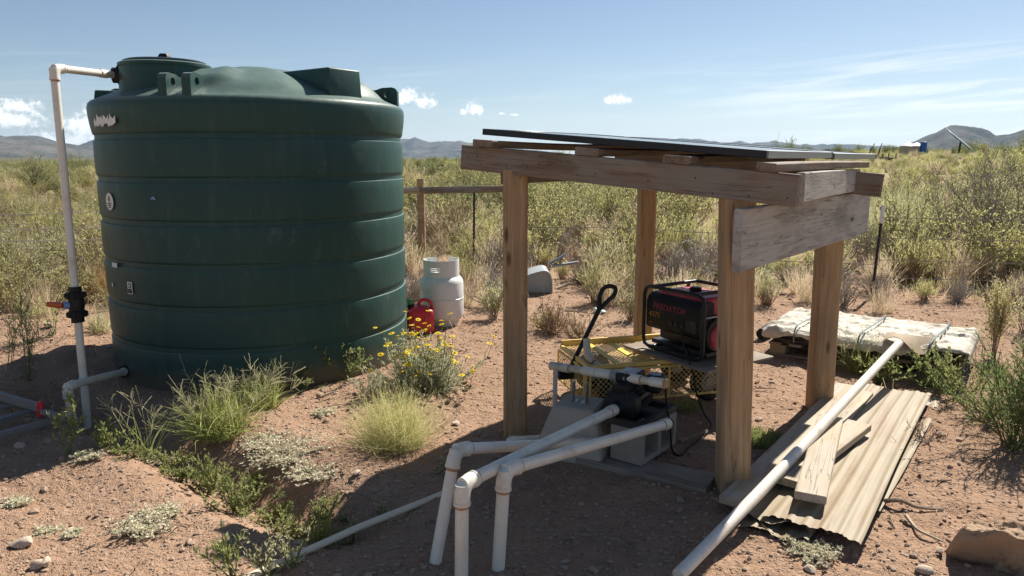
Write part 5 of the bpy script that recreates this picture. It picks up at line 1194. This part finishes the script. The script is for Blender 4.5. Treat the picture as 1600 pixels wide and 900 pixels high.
def scatter():
    rs = np.random.RandomState(77); spots = []
    def ring(r0, r1, dens):
        n = int(dens * (r1 * r1 - r0 * r0) * math.radians(98) / 2); r = np.sqrt(rs.uniform(r0 * r0, r1 * r1, n)); a = rs.uniform(math.radians(-49), math.radians(49), n)
        for x, y in zip(r * np.sin(a), r * np.cos(a)):
            if free_spot(x, y): spots.append((x, y))
    ring(7, 10.5, 4.6); ring(10.5, 20, 3.8); ring(20, 35, 2.0); ring(35, 70, .55); ring(70, 140, .26); ring(140, 400, .05)
    n = 1100; r = np.sqrt(rs.uniform(42 ** 2, 130 ** 2, n)); a = rs.uniform(math.radians(12), math.radians(40), n); spots += list(zip(r * np.sin(a), r * np.cos(a)))
    cnt = {}; rest = []
    spots.sort(key=lambda p: p[0] ** 2 + p[1] ** 2)
    for (x, y) in spots:
        r = math.hypot(x, y); v = float(vnoise(np.array([x * .23 + 40]), np.array([y * .16]))[0]) + .5; w = float(vnoise(np.array([x * .06]), np.array([y * .05 + 9]))[0]) + .5; u = rs.rand(); s = rs.uniform(.45, 1.3) * (1 + .35 * (rs.rand() > .9))
        if r < 35:
            if u < .16: k = 'dead_shrub'
            elif u < .16 + .4 * (1.25 - v): k = 'dry_grass_tuft'
            elif u < .93: k = 'snakeweed'
            elif u < .965: k = 'green_weed'
            else: k = 'olive_shrub' if r > 11 else 'snakeweed'
            if r < 10.5 and y < 9.6 and rs.rand() < .55: k = 'dead_shrub' if rs.rand() < .5 else 'dry_grass_tuft'
            if r < 12 and y < 8.9: s *= .75
            if x < -3 and r > 8 and u > .55: k = 'olive_shrub'; s *= .62
            if r > 14 and w > .62 and u > .72: k = 'olive_shrub'
            if k in ('dry_grass_tuft',) : s *= 1.1
            if k == 'snakeweed': s *= .98
        else:
            az = math.degrees(math.atan2(x, y)); k = 'dark_shrub' if u < .07 + .16 * (w > .62) else 'olive_shrub' if u < .42 else 'snakeweed' if u < .8 else 'dry_grass_tuft'
            if 21 < az < 34 and 38 < r < 118: k = 'snakeweed' if u < .5 else 'olive_shrub' if u < .85 else 'dry_grass_tuft'; s *= .72 if k != 'olive_shrub' else .5
            s *= 1.0 if r < 120 else 1.15
            if k == 'snakeweed': s *= 1.5
            if k == 'dry_grass_tuft': s *= 1.6
        c = cnt.get(k, 0); z = tz(x, y) - .01
        if c < 280:
            cnt[k] = c + 1; me = PR[k][rs.randint(len(PR[k]))]; o = bpy.data.objects.new(k, me)
            link(o, None, Matrix.Translation((x, y, z)) @ Matrix.Rotation(rs.uniform(0, 6.28), 4, 'Z') @ Matrix.Diagonal((s, s, s * rs.uniform(.85, 1.15), 1))); tag(o, *LAB[k])
        else: rest.append((k, x, y, z, rs.uniform(0, 6.28), s))
    # what nobody could count further out: one object per kind, instanced on points
    for k in PR:
        pts = [r for r in rest if r[0] == k]
        if not pts: continue
        cl = bpy.data.collections.new(k + '_source')
        for i, me in enumerate(PR[k]): cl.objects.link(bpy.data.objects.new('%s_source_%d' % (k, i), me))
        me = bpy.data.meshes.new('scrub_' + k); me.from_pydata([(p[1], p[2], p[3]) for p in pts], [], [])
        a = me.attributes.new('turn', 'FLOAT_VECTOR', 'POINT'); a.data.foreach_set('vector', np.array([(0, 0, p[4]) for p in pts], np.float32).ravel())
        a = me.attributes.new('size', 'FLOAT', 'POINT'); a.data.foreach_set('value', np.array([p[5] for p in pts], np.float32))
        a = me.attributes.new('pick', 'INT', 'POINT'); a.data.foreach_set('value', rs.randint(0, len(PR[k]), len(pts)).astype(np.int32))
        o = bpy.data.objects.new('distant_' + k.replace('tuft', 'cover'), me); link(o); tag(o, {'snakeweed': 'mass of small yellow green bushes merging into the distant field', 'dry_grass_tuft': 'mass of dry grass merging into the distant field', 'olive_shrub': 'mass of olive shrubs merging into the distant field', 'dark_shrub': 'mass of dark shrubs merging into the distance', 'dead_shrub': 'mass of dead brush in the field', 'green_weed': 'mass of green weeds in the field'}[k], 'scrub', kind='stuff')
        ng = bpy.data.node_groups.new('scatter_' + k, 'GeometryNodeTree'); ng.interface.new_socket('Geometry', in_out='INPUT', socket_type='NodeSocketGeometry'); ng.interface.new_socket('Geometry', in_out='OUTPUT', socket_type='NodeSocketGeometry')
        N = ng.nodes; gi, go = N.new('NodeGroupInput'), N.new('NodeGroupOutput'); ci = N.new('GeometryNodeCollectionInfo'); ci.inputs['Collection'].default_value = cl; ci.inputs['Separate Children'].default_value = True; ci.inputs['Reset Children'].default_value = True
        ip = N.new('GeometryNodeInstanceOnPoints'); ip.inputs['Pick Instance'].default_value = True
        def attr(nm, ty):
            n = N.new('GeometryNodeInputNamedAttribute'); n.data_type = ty; n.inputs['Name'].default_value = nm; return [q for q in n.outputs if q.enabled][0]
        Lk = ng.links; Lk.new(gi.outputs[0], ip.inputs['Points']); Lk.new(ci.outputs[0], ip.inputs['Instance']); Lk.new(attr('pick', 'INT'), ip.inputs['Instance Index'])
        eu = N.new('FunctionNodeEulerToRotation'); Lk.new(attr('turn', 'FLOAT_VECTOR'), eu.inputs[0]); Lk.new(eu.outputs[0], ip.inputs['Rotation']); Lk.new(attr('size', 'FLOAT'), ip.inputs['Scale']); Lk.new(ip.outputs[0], go.inputs[0])
        md = o.modifiers.new('scatter', 'NODES'); md.node_group = ng
scatter()

def plant(name, label, cat, loc, parts, rz=0.0, scale=1.0, group=None):
    """parts: list of (part name, PM, materials)"""
    T = thing(name, label, cat, (loc[0], loc[1], tz(loc[0], loc[1])), rz, group); Mx = W[T.name] @ Matrix.Diagonal((scale, scale, scale, 1))
    for (n, pm, mats) in parts:
        me = pm if isinstance(pm, bpy.types.Mesh) else pm.mesh(n, mats); link(bpy.data.objects.new(n, me), T, Mx)
    return T
def shrub_parts(seed, h, spread, stems, br, lf, L, wd, r0, stem_mat, leaf_mat, **kw):
    pm = shrub(seed, h, spread, stems, br, lf, L, wd, r0, **kw); st = PM(); le = PM()
    st.V = pm.V[:2]; st.F = pm.F[:2]; st.n = 0
    out = [('stem', st, [stem_mat])]
    if lf:
        V = pm.V[2]; Fi, mi, t = pm.F[2]; le.V = [V]; le.F = [(Fi - Fi.min(), 0, t)]; out.append(('foliage', le, [leaf_mat]))
    return out
def near_plants():
    # desert marigold
    q = at(662, 606); rs = np.random.RandomState(501); n = 230
    base = disk(rs, n, .19); P = grow(rs, base, fan(rs, n, .0, 1.3), .4 * rs.uniform(.45, 1.1, n), 6, .1, .05); st = PM(); st.tubes(P, taper(n, 6, .003, .0014, rs), 0, rs)
    lf = PM(); s, t, f = pick(rs, P, 11000, .05, .98); lf.leaves(s, t * .5 + rs.normal(size=(11000, 3)) * .6 + [0, 0, .35], rs.uniform(.016, .04, 11000), rs.uniform(.004, .0085, 11000), 0, rs)
    nf = 90; s, t, f = pick(rs, P, nf, .6, 1); FS = grow(rs, s, t * .5 + rs.normal(size=(nf, 3)) * .18 + [0, 0, .6], rs.uniform(.05, .2, nf), 5, .06, .03); st.tubes(FS, taper(nf, 5, .0018, .0014, rs), 0, rs)
    T = plant('marigold_bush', 'gray green bush covered in yellow daisy flowers beside the green tank', 'flowering bush', q, [('stem', st, [L_['stem_green']]), ('foliage', lf, [L_['marigold']])])
    fm = MB(); 
    for k in range(12):
        a = 2 * math.pi * k / 12; c, s_ = math.cos(a), math.sin(a); fm.add([(.004 * c - .0035 * s_, .004 * s_ + .0035 * c, .002), (.004 * c + .0035 * s_, .004 * s_ - .0035 * c, .002), (.0185 * c + .0045 * s_, .0185 * s_ - .0045 * c, .003), (.02 * c, .02 * s_, .002), (.0185 * c - .0045 * s_, .0185 * s_ + .0045 * c, .003)], [(0, 1, 2, 3, 4)])
    fm.lathe([(.0085, .0), (.008, .005), (.004, .008), (.0, .0085)], 10, None, cap=False); fme = fm.mesh('flower_head', L_['petal'], smooth=False)
    tips = FS[:, -1]; tg = unit(FS[:, -1] - FS[:, -2])
    for k in range(nf):
        d = Vector(tg[k]) + Vector((rs.normal() * .3, rs.normal() * .3, .5)); M = Matrix.Translation(W[T.name] @ Vector(tips[k])) @ d.to_track_quat('Z', 'Y').to_matrix().to_4x4() @ Matrix.Scale(rs.uniform(.8, 1.25), 4)
        link(bpy.data.objects.new('flower_head', fme), T, M)
    q = at(770, 500); pm = shrub_parts(505, .4, .35, 20, 220, 1600, .03, .01, .004, L_['twig'], L_['snake2']); plant('gray_bush', 'pale gray green bush between the propane cylinder and the left post', 'bush', q, pm)
    # fine yellow-green grass mound
    q = at(618, 694); pm = broom(510, .34, 1.35, 1700, .002, 900, 7, wob=.11, seeds=900, base=.16); plant('fine_grass', 'rounded mound of fine yellow green grass on open soil', 'grass', q, [('blade', pm, [L_['yellowgrass'], L_['yellowgrass']])])
    q = at(585, 625); plant('small_bush', 'small gray green bush between the daisy bush and the grass mound', 'bush', q, shrub_parts(511, .2, .25, 24, 200, 900, .02, .007, .003, L_['twig'], L_['marigold']))
    # lush bunch grass with seed heads before the tank
    def bunch(q, seed, h, n, base, lab, nm='bunch_grass', spread=.75, seeds=26, lm='lush'):
        pm = blades(seed, h, spread, n, .006, -.2, base); rs = np.random.RandomState(seed + 1); m = seeds
        sd = PM()
        if m:
            P = grow(rs, disk(rs, m, base), fan(rs, m, .1, .7), h * rs.uniform(.75, 1.25, m), 7, .07, -.02); sd.tubes(P, taper(m, 7, .0018, .001, rs), 0, rs)
            s, t, f = pick(rs, P, m * 12, .62, 1); P2 = grow(rs, s, t * .8 + rs.normal(size=(m * 12, 3)) * .5, rs.uniform(.04, .12, m * 12), 4, .1, -.02); sd.ribbons(P2, np.full((m * 12, 4), .0022), 0, rs)
            s, t, f = pick(rs, P2, m * 60, .1, 1); sd.leaves(s, t + rs.normal(size=(m * 60, 3)) * .3, np.full(m * 60, .008), np.full(m * 60, .0035), 0, rs)
        parts = [('blade', pm, [L_[lm]])] + ([('seed_head', sd, [L_['seed']])] if m else []); plant(nm, lab, 'grass', q, parts)
    bunch(at(345, 672), 520, .34, 560, .15, 'lush green bunch grass with brown seed heads against the tank foot', seeds=24, spread=1.0)
    bunch(at(412, 640), 523, .24, 220, .1, 'smaller green bunch grass right of the tall one at the tank foot', seeds=14, spread=.95)
    bunch(at(225, 705), 526, .34, 18, .05, 'thin green grass stalks standing by the shaded trench', seeds=7, spread=.6)
    bunch(at(500, 800), 528, .2, 60, .05, 'tuft of broad green blades at the edge of the shelter shadow', seeds=0)
    bunch(at(1345, 580), 530, .3, 220, .14, 'green grass clump growing against the tarp covered stack', seeds=8)
    bunch(at(1198, 430, 0), 533, .5, 70, .05, 'spiky pale green blades behind the right front post', seeds=0, spread=.6, lm='yucca')
    bunch(at(158, 470), 536, .5, 260, .12, 'orange dry grass clump beside the left edge of the tank', seeds=20, spread=.5, lm='dryorange')
    bunch(at(160, 530), 538, .22, 120, .1, 'small green grass clump beside the standpipe', seeds=6, lm='snake2')
    bunch(at(1190, 690), 541, .07, 700, .14, 'low green grass patch on soil behind the right front post', seeds=0, lm='weed')
    bunch(at(1075, 640), 542, .1, 120, .1, 'low grass sprouting under the yellow cart', seeds=0, lm='weed')
    # leafy sprigs and weeds
    def weed(px, py, seed, h, sp, stems, br, lf, L, wd, lab, sm='stem_green', lm='weed', nm='leafy_weed', r0=.004, **kw): plant(nm, lab, 'weed', at(px, py), shrub_parts(seed, h, sp, stems, br, lf, L, wd, r0, L_[sm], L_[lm], **kw))
    weed(540, 592, 550, .34, .3, 7, 60, 380, .03, .013, 'leafy green sprig climbing beside the tank at its sunlit foot')
    weed(470, 605, 551, .16, .2, 8, 50, 240, .026, .012, 'small leafy weed at the foot of the tank between the grasses')
    weed(108, 715, 552, .36, .12, 3, 34, 190, .032, .013, 'tall single stemmed weed in front of the ladder tip', r0=.006, wob=.06, grav=.12)
    weed(165, 705, 553, .16, .25, 12, 90, 420, .024, .012, 'low leafy weed with orange specks by the trench left end')
    weed(206, 715, 554, .11, .22, 10, 80, 300, .024, .012, 'low leafy weed beside the thin grass stalks at the trench')
    weed(265, 712, 555, .16, .26, 12, 90, 480, .022, .011, 'leafy weed at the near bank of the trench before the bunch grass')
    weed(320, 745, 556, .2, .26, 14, 120, 700, .022, .011, 'bushy bright green weed in the middle of the trench')
    weed(376, 775, 557, .24, .26, 14, 120, 700, .022, .011, 'bushy green weed at the trench beside the white flowered mat')
    weed(432, 800, 558, .15, .3, 14, 120, 600, .02, .01, 'spreading green weed at the lower end of the trench')
    weed(478, 786, 559, .16, .26, 12, 100, 420, .022, .01, 'green weed between the trench end and the shelter shadow')
    weed(400, 735, 586, .14, .3, 16, 120, 620, .02, .009, 'low green weed growing through the largest silvery mat')
    weed(445, 765, 587, .1, .26, 12, 90, 300, .02, .009, 'low green weed below the largest silvery mat')
    weed(510, 775, 588, .13, .26, 14, 100, 420, .02, .008, 'low weed at the shadow edge right of the mats')
    weed(350, 718, 589, .13, .22, 10, 80, 300, .02, .01, 'green weed on the far lip of the trench under the bunch grass')
    weed(285, 735, 560, .12, .22, 12, 90, 500, .02, .011, 'low weed on the near lip of the trench')
    weed(366, 905, 561, .2, .1, 7, 36, 170, .034, .011, 'upright leafy weed at the lower edge before the shadow', nm='leafy_weed', grav=.1)
    weed(420, 905, 562, .22, .14, 6, 40, 160, .022, .008, 'thin weed beside the near end of the ground pipe', lm='snake2')
    weed(460, 890, 563, .18, .12, 6, 36, 130, .02, .008, 'thin pale weed beyond the ground pipe in shadow', lm='snake2')
    weed(45, 600, 564, .62, .16, 3, 46, 200, .05, .008, 'tall thin weed with narrow leaves on the dirt bank', r0=.006, wob=.05, grav=.1, lm='snake')
    weed(18, 590, 565, .42, .2, 4, 40, 160, .045, .008, 'narrow leaved weed at the left edge of the dirt bank', wob=.06, grav=.1, lm='snake')
    weed(88, 545, 566, .3, .18, 5, 40, 150, .04, .007, 'thin weed on the bank left of the valve', lm='snake', wob=.06, grav=.1)
    weed(62, 548, 567, .36, .16, 4, 40, 160, .04, .007, 'thin reddish stemmed weed on the dirt bank', lm='snake', sm='twig', wob=.06, grav=.1)
    weed(700, 740, 568, .08, .16, 10, 50, 160, .016, .006, 'tiny sprig in the shade beside the leaning pipe', lm='snake2')
    weed(595, 790, 569, .08, .18, 12, 60, 220, .016, .006, 'small gray sprig in the shade below the fine grass mound', lm='snake2')
    weed(548, 800, 570, .12, .12, 6, 40, 130, .02, .008, 'small pale weed in the shade at the thin pipe', lm='snake2')
    weed(1375, 600, 571, .24, .3, 12, 110, 600, .03, .013, 'leafy green weed at the far end of the tin sheets')
    weed(1410, 580, 572, .26, .35, 14, 120, 700, .03, .013, 'leafy green weed beneath the tarp where the long pipe ends')
    weed(1450, 605, 573, .28, .35, 14, 130, 700, .03, .013, 'leafy green weed in front of the tarp corner')
    weed(1495, 625, 574, .3, .35, 12, 120, 600, .03, .012, 'straggly green weed between tarp corner and feathery bush')
    weed(1440, 690, 575, .14, .3, 14, 90, 160, .018, .006, 'dry straggly weed on soil beside the narrow tin strip', sm='twig', lm='drybrown', nm='dry_weed')
    weed(1290, 560, 576, .16, .25, 10, 80, 300, .026, .009, 'low green weed at the foot of the right rear post')
    # feathery thistle bush and plumes on the right
    weed(1585, 700, 580, .62, .5, 26, 480, 4200, .026, .0045, 'big feathery bright green bush at the right edge', lm='thistle', nm='feathery_bush', r0=.006)
    weed(1640, 690, 581, .6, .5, 22, 380, 3000, .026, .0045, 'second feathery green bush cut by the right edge', lm='thistle', nm='feathery_bush', r0=.006)
    weed(1540, 655, 582, .3, .32, 16, 200, 1300, .024, .0045, 'small feathery green bush before the plumed weed', lm='thistle', nm='feathery_bush')
    weed(1553, 560, 583, .62, .17, 16, 260, 3000, .022, .009, 'tall pale yellow plumed weed beside the tarp corner', sm='drybrown', lm='goldweed', nm='plumed_weed', grav=.16, wob=.06, leafy=(.2, 1))
    weed(1600, 520, 584, .4, .4, 20, 240, 900, .026, .009, 'scrubby weed behind the plumed weed at the right edge', sm='twig', lm='snake2')
    # silvery spurge mats
    def mat_(px, py, seed, r, n, lab):
        rs = np.random.RandomState(seed); q = at(px, py); P = grow(rs, disk(rs, n, r * .35) + [0, 0, .012], fan(rs, n, 1.0, 1.5), r * rs.uniform(.3, .9, n), 6, .22, .02); P[..., 2] = np.abs(P[..., 2]) * .4 + .004
        st = PM(); st.tubes(P, taper(n, 6, .0022, .001, rs), 0, rs); lf = PM(); m = n * 24; s, t, f = pick(rs, P, m, .1, 1); lf.leaves(s, rs.normal(size=(m, 3)) * [1, 1, .35] + [0, 0, .25], rs.uniform(.01, .02, m), rs.uniform(.006, .012, m), 0, rs)
        plant('spurge_mat', lab, 'ground plant', q, [('stem', st, [L_['twig']]), ('foliage', lf, [L_['spurge']])], group='silvery mats on the soil')
    for px, py, r, n, lab in ((455, 712, .3, 210, 'largest silvery white mat plant on the slope above the trench'), (420, 690, .2, 110, 'silvery mat plant on the upper slope beside the bunch grass'), (490, 740, .2, 100, 'silvery mat plant right of the largest one above the trench end'), (225, 828, .19, 110, 'silvery mat plant alone in the middle of the near sunlit soil'), (255, 812, .12, 50, 'small silvery sprig behind the lone near mat'), (78, 828, .09, 50, 'small silvery mat plant in the near left soil'), (112, 838, .06, 26, 'tiny silvery sprig right of the small near left mat'), (28, 786, .09, 46, 'small silvery mat plant close to the left edge'), (140, 722, .11, 44, 'silvery sprig at the foot of the tall single stemmed weed'), (240, 712, .1, 40, 'silvery sprig on the near lip of the trench'), (1268, 868, .14, 90, 'silvery mat plant at the near end of the tin sheets'), (505, 648, .12, 40, 'thin silvery sprig uphill of the fine grass mound')):
        mat_(px, py, int(600 + px), r, n, lab)
    # dead brush behind the shelter, and larger shrubs
    def big(px, py, Y, seed, h, sp, stems, br, lf, L, wd, lab, sm, lm, nm, r0, **kw):
        q = at(px, py) if Y is None else Vector((atY(px, 300, Y).x, Y, 0)); plant(nm, lab, 'shrub', q, shrub_parts(seed, h, sp, stems, br, lf, L, wd, r0, L_[sm], L_[lm], **kw))
    big(865, 520, None, 701, .32, .42, 60, 600, 1100, .018, .006, 'dry brown brush mound behind the left shelter post', 'drybrown', 'drybrown', 'dry_brush', .004, wob=.22)
    big(905, 530, None, 702, .26, .36, 50, 500, 900, .018, .006, 'dry brown brush beside the cart handle', 'drybrown', 'dry', 'dry_brush', .004, wob=.22)
    big(985, 500, None, 703, .34, .3, 26, 260, 1500, .024, .008, 'gray green bush left of the rear shelter post', 'twig', 'snake2', 'gray_bush', .004)
    big(850, 515, None, 704, .2, .2, 20, 160, 800, .02, .008, 'dark green low bush at the foot of the dry brush mound', 'twig', 'olive', 'low_bush', .004)
    big(920, 440, None, 705, .4, .6, 40, 420, 120, .02, .006, 'tangle of pale dead stems behind the gray tub', 'twig_gray', 'dry', 'dead_brush', .006, wob=.3)
    big(1545, 0, 11.2, 706, 1.8, 1.25, 26, 560, 5600, .03, .013, 'tall open branched shrub with gray limbs beyond the wire fence', 'twig_gray', 'olive', 'open_shrub', .014, wob=.16)
    big(1480, 0, 12.4, 707, 1.3, .9, 18, 360, 3400, .03, .013, 'open branched shrub left of the tallest one beyond the fence', 'twig_gray', 'olive', 'open_shrub', .012, wob=.16)
    big(1640, 0, 11.0, 708, 1.7, 1.2, 22, 460, 4600, .03, .013, 'open branched shrub cut by the right edge beyond the fence', 'twig_gray', 'olive', 'open_shrub', .014, wob=.16)
    q = atY(1405, 300, 12.0); pm = broom(710, 1.15, .42, 900, .005, 900, 7, wob=.05, base=.45); plant('broom_shrub', 'dense broom like shrub with fine upright stems behind the steel post', 'shrub', (q.x, 12.0), [('stem', pm, [L_['snake2'], L_['snake2']])])
    q = atY(1345, 300, 13.0); pm = broom(711, .8, .45, 600, .005, 600, 7, wob=.05, base=.35); plant('broom_shrub', 'lower broom like shrub beside the end of the shelter beam', 'shrub', (q.x, 13.0), [('stem', pm, [L_['snake2'], L_['snake']])])
    for px, Y, h, lab, sd in ((965, 12.5, 1.0, 'bare twiggy gray shrub left of the rear shelter post', 720), (905, 13.5, .9, 'bare twiggy shrub in the gap between the shelter posts', 721), (715, 13.0, 1.2, 'leaning bare shrub behind the wooden fence rail', 722)):
        big(px, 0, Y, sd, h, .6, 9, 120, 260, .02, .008, lab, 'twig', 'olive', 'bare_shrub', .008, wob=.2)
    for px, Y, sd, h, lab in ((20, 9.6, 730, .75, 'dense olive bush at the left edge behind the fence wire'), (70, 9.2, 731, .7, 'dense olive bush just left of the standpipe'), (120, 9.9, 732, .7, 'olive bush behind the standpipe'), (-40, 9.0, 733, .8, 'olive bush beyond the left edge'), (40, 8.2, 734, .45, 'lower gray green bush at the back of the dirt bank'), (95, 8.3, 735, .42, 'lower gray green bush behind the valve')):
        big(px, 0, Y, sd, h, .8, 46, 520, 4200, .026, .01, lab, 'twig', 'snake2' if sd > 733 else 'snake2', 'bank_bush', .006)
    for px, Y, sd, h, lab in ((790, 17, 740, 1.25, 'dark green mesquite behind the wooden rail'), (735, 19, 741, 1.3, 'dark green mesquite left of the left shelter post'), (660, 16, 742, 1.3, 'green mesquite right of the tank above the fence post'), (690, 21, 743, 1.2, 'rounded green mesquite in the gap beside the tank'), (900, 22, 744, 1.1, 'dark green mesquite under the shelter beam'), (960, 25, 745, 1.2, 'second dark mesquite under the shelter beam')):
        big(px, 0, Y, sd, h, 1.1, 18, 260, 3600, .04, .02, lab, 'twig', 'darkgreen' if sd != 742 else 'olive', 'mesquite', .014)
    # yuccas
    for px, Y, h, lab, sd in ((1066, 14.0, .7, 'spiky yucca between the rear post and the right front post', 760), (1196, 10.2, .55, 'spiky yucca right of the front right post', 761)):
        q = atY(px, 300, Y); pm = blades(sd, h, 1.3, 90, .022, -.02, .04); plant('yucca', lab, 'yucca', (q.x, Y), [('blade', pm, [L_['yucca']])])
near_plants()

# ------------------------------------------------------------------ loose pebbles, clods and litter on the yard
def litter():
    rs = np.random.RandomState(9); bm = bmesh.new(); bmesh.ops.create_icosphere(bm, subdivisions=1, radius=1); V0 = np.array([v.co[:] for v in bm.verts]); F0 = np.array([[v.index for v in f.verts] for f in bm.faces]); bm.free()
    n = 34000; r = 1.7 + 8.5 * rs.rand(n) ** 1.25; a = rs.uniform(-.75, .75, n); x, y = r * np.sin(a), r * np.cos(a); ok = np.hypot(x - TANK.x, y - TANK.y) > 1.24
    d = vnoise(x * 1.3, y * 1.3) + .5; ok &= rs.rand(n) < .35 + d; x, y = x[ok], y[ok]; n = len(x); s = (.0026 + .0075 * rs.rand(n) ** 3 + .012 * (rs.rand(n) > .988)) * (1 + .06 * np.hypot(x, y))
    sc = np.stack([s * rs.uniform(.8, 1.5, n), s * rs.uniform(.7, 1.3, n), s * rs.uniform(.5, .9, n)], 1); ang = rs.uniform(0, 6.28, n)
    V = V0[None] * sc[:, None] * rs.uniform(.75, 1.2, (n, len(V0), 1)); c, q = np.cos(ang)[:, None], np.sin(ang)[:, None]; X = V[..., 0] * c - V[..., 1] * q; Yv = V[..., 0] * q + V[..., 1] * c
    V = np.stack([X + x[:, None], Yv + y[:, None], V[..., 2] + (terrain(x, y) + s * .25)[:, None]], -1).reshape(-1, 3); Fi = (F0[None] + (np.arange(n) * len(V0))[:, None, None]).reshape(-1, 3)
    o = bpy.data.objects.new('pebbles', np_mesh('pebbles', V, [(Fi, 0, None)], [M_['pebble']], sharp=0, smooth=False)); link(o); tag(o, 'scattered small pebbles and clods over the yard soil', 'pebbles', kind='stuff')
    n = 2600; r = 2 + 9 * rs.rand(n) ** .9; a = rs.uniform(-.75, .75, n); x, y = r * np.sin(a), r * np.cos(a); ok = (np.hypot(x - TANK.x, y - TANK.y) > 1.24) & (rs.rand(n) < .25 + .9 * np.clip((r - 3) / 6, 0, 1)); x, y = x[ok], y[ok]; n = len(x)
    d = np.stack([rs.normal(size=n), rs.normal(size=n), rs.normal(size=n) * .12 + .05], 1); P = grow(rs, np.stack([x, y, terrain(x, y) + .006], 1), d, rs.uniform(.02, .11, n), 4, .2, 0.0); pm = PM(); pm.tubes(P, taper(n, 4, .0022, .0012, rs), 0, rs)
    o = bpy.data.objects.new('plant_litter', pm.mesh('plant_litter', [L_['drybrown']])); link(o); tag(o, 'dry stem litter strewn over the yard soil', 'litter', kind='stuff')
    n = 2600; r = 5.5 + 5 * rs.rand(n); a = rs.uniform(-.8, .8, n); x, y = r * np.sin(a), r * np.cos(a); keep = [(not free_spot(p, q) or rs.rand() < .5) and math.hypot(p - TANK.x, q - TANK.y) > 1.3 and float(vnoise(np.array([p * 1.1]), np.array([q * 1.1]))[0]) > .0 for p, q in zip(x, y)]; x, y = x[keep], y[keep]; n = len(x)
    P = grow(rs, np.stack([x, y, terrain(x, y)], 1), fan(rs, n, 0, 1.1), rs.uniform(.04, .16, n), 4, .12, 0.0); pm = PM(); pm.ribbons(P, np.full((n, 4), .003), 0, rs); o = bpy.data.objects.new('sparse_grass', pm.mesh('sparse_grass', [L_['dry']])); link(o); tag(o, 'sparse dry grass stubble at the edges of the yard', 'grass', kind='stuff')
litter()
def field_grass():
    rs = np.random.RandomState(31); n = 70000; r = 8 + 62 * rs.rand(n) ** 1.6; a = rs.uniform(math.radians(-49), math.radians(49), n); x, y = r * np.sin(a), r * np.cos(a)
    c = vnoise(x * .9, y * .9) + vnoise(x * .25 + 7, y * .25); ok = (c > -.12) & ((y > 8.2) | (x < -4.2) & (y > 7.3)) & (np.hypot(x - TANK.x, y - TANK.y) > 2.2) & ~((x > 2) & (x < 4.8) & (y < 7.9)) & ~((x > -.2) & (x < 1) & (y < 9.4))
    x, y = x[ok], y[ok]; n = len(x); P = grow(rs, np.stack([x, y, terrain(x, y) - .01], 1), fan(rs, n, 0, .55), rs.uniform(.12, .42, n) * np.clip(.7 + c[ok], .5, 1.2), 4, .1, -.02)
    wd = (.0028 + .00022 * np.hypot(x, y))[:, None] * np.array([1, 1, .8, .35])[None]
    for nm, m, k in (('straw_grass', 'dry', 0), ('yellow_grass', 'snake', 1)):
        s = (rs.rand(n) < .5 + .4 * np.sign(vnoise(x * .3, y * .3 + 50))) == bool(k); pm = PM(); pm.ribbons(P[s], wd[s], 0, rs); o = bpy.data.objects.new(nm, pm.mesh(nm, [L_[m]])); link(o); tag(o, ('pale straw grass growing between the field bushes', 'yellow green grass growing between the field bushes')[k], 'grass', kind='stuff')
field_grass()

# ------------------------------------------------------------------ air
def build_haze():
    m = bpy.data.materials.new('desert_air'); m.use_nodes = True; t = NT(m.node_tree); t.n.clear(); out = t.new('ShaderNodeOutputMaterial'); v = t.new('ShaderNodeVolumePrincipled')
    v.inputs['Color'].default_value = (.5, .7, 1.0, 1); v.inputs['Density'].default_value = HAZE; v.inputs['Anisotropy'].default_value = .2; t.l.new(v.outputs[0], out.inputs['Volume'])
    b = MB(); b.box((0, 11000, 440), (64000, 46000, 980)); o = b.build('haze', m, None, smooth=False); tag(o, 'pale blue desert air', 'haze', kind='stuff')
HAZE = 2.3e-5
build_haze()
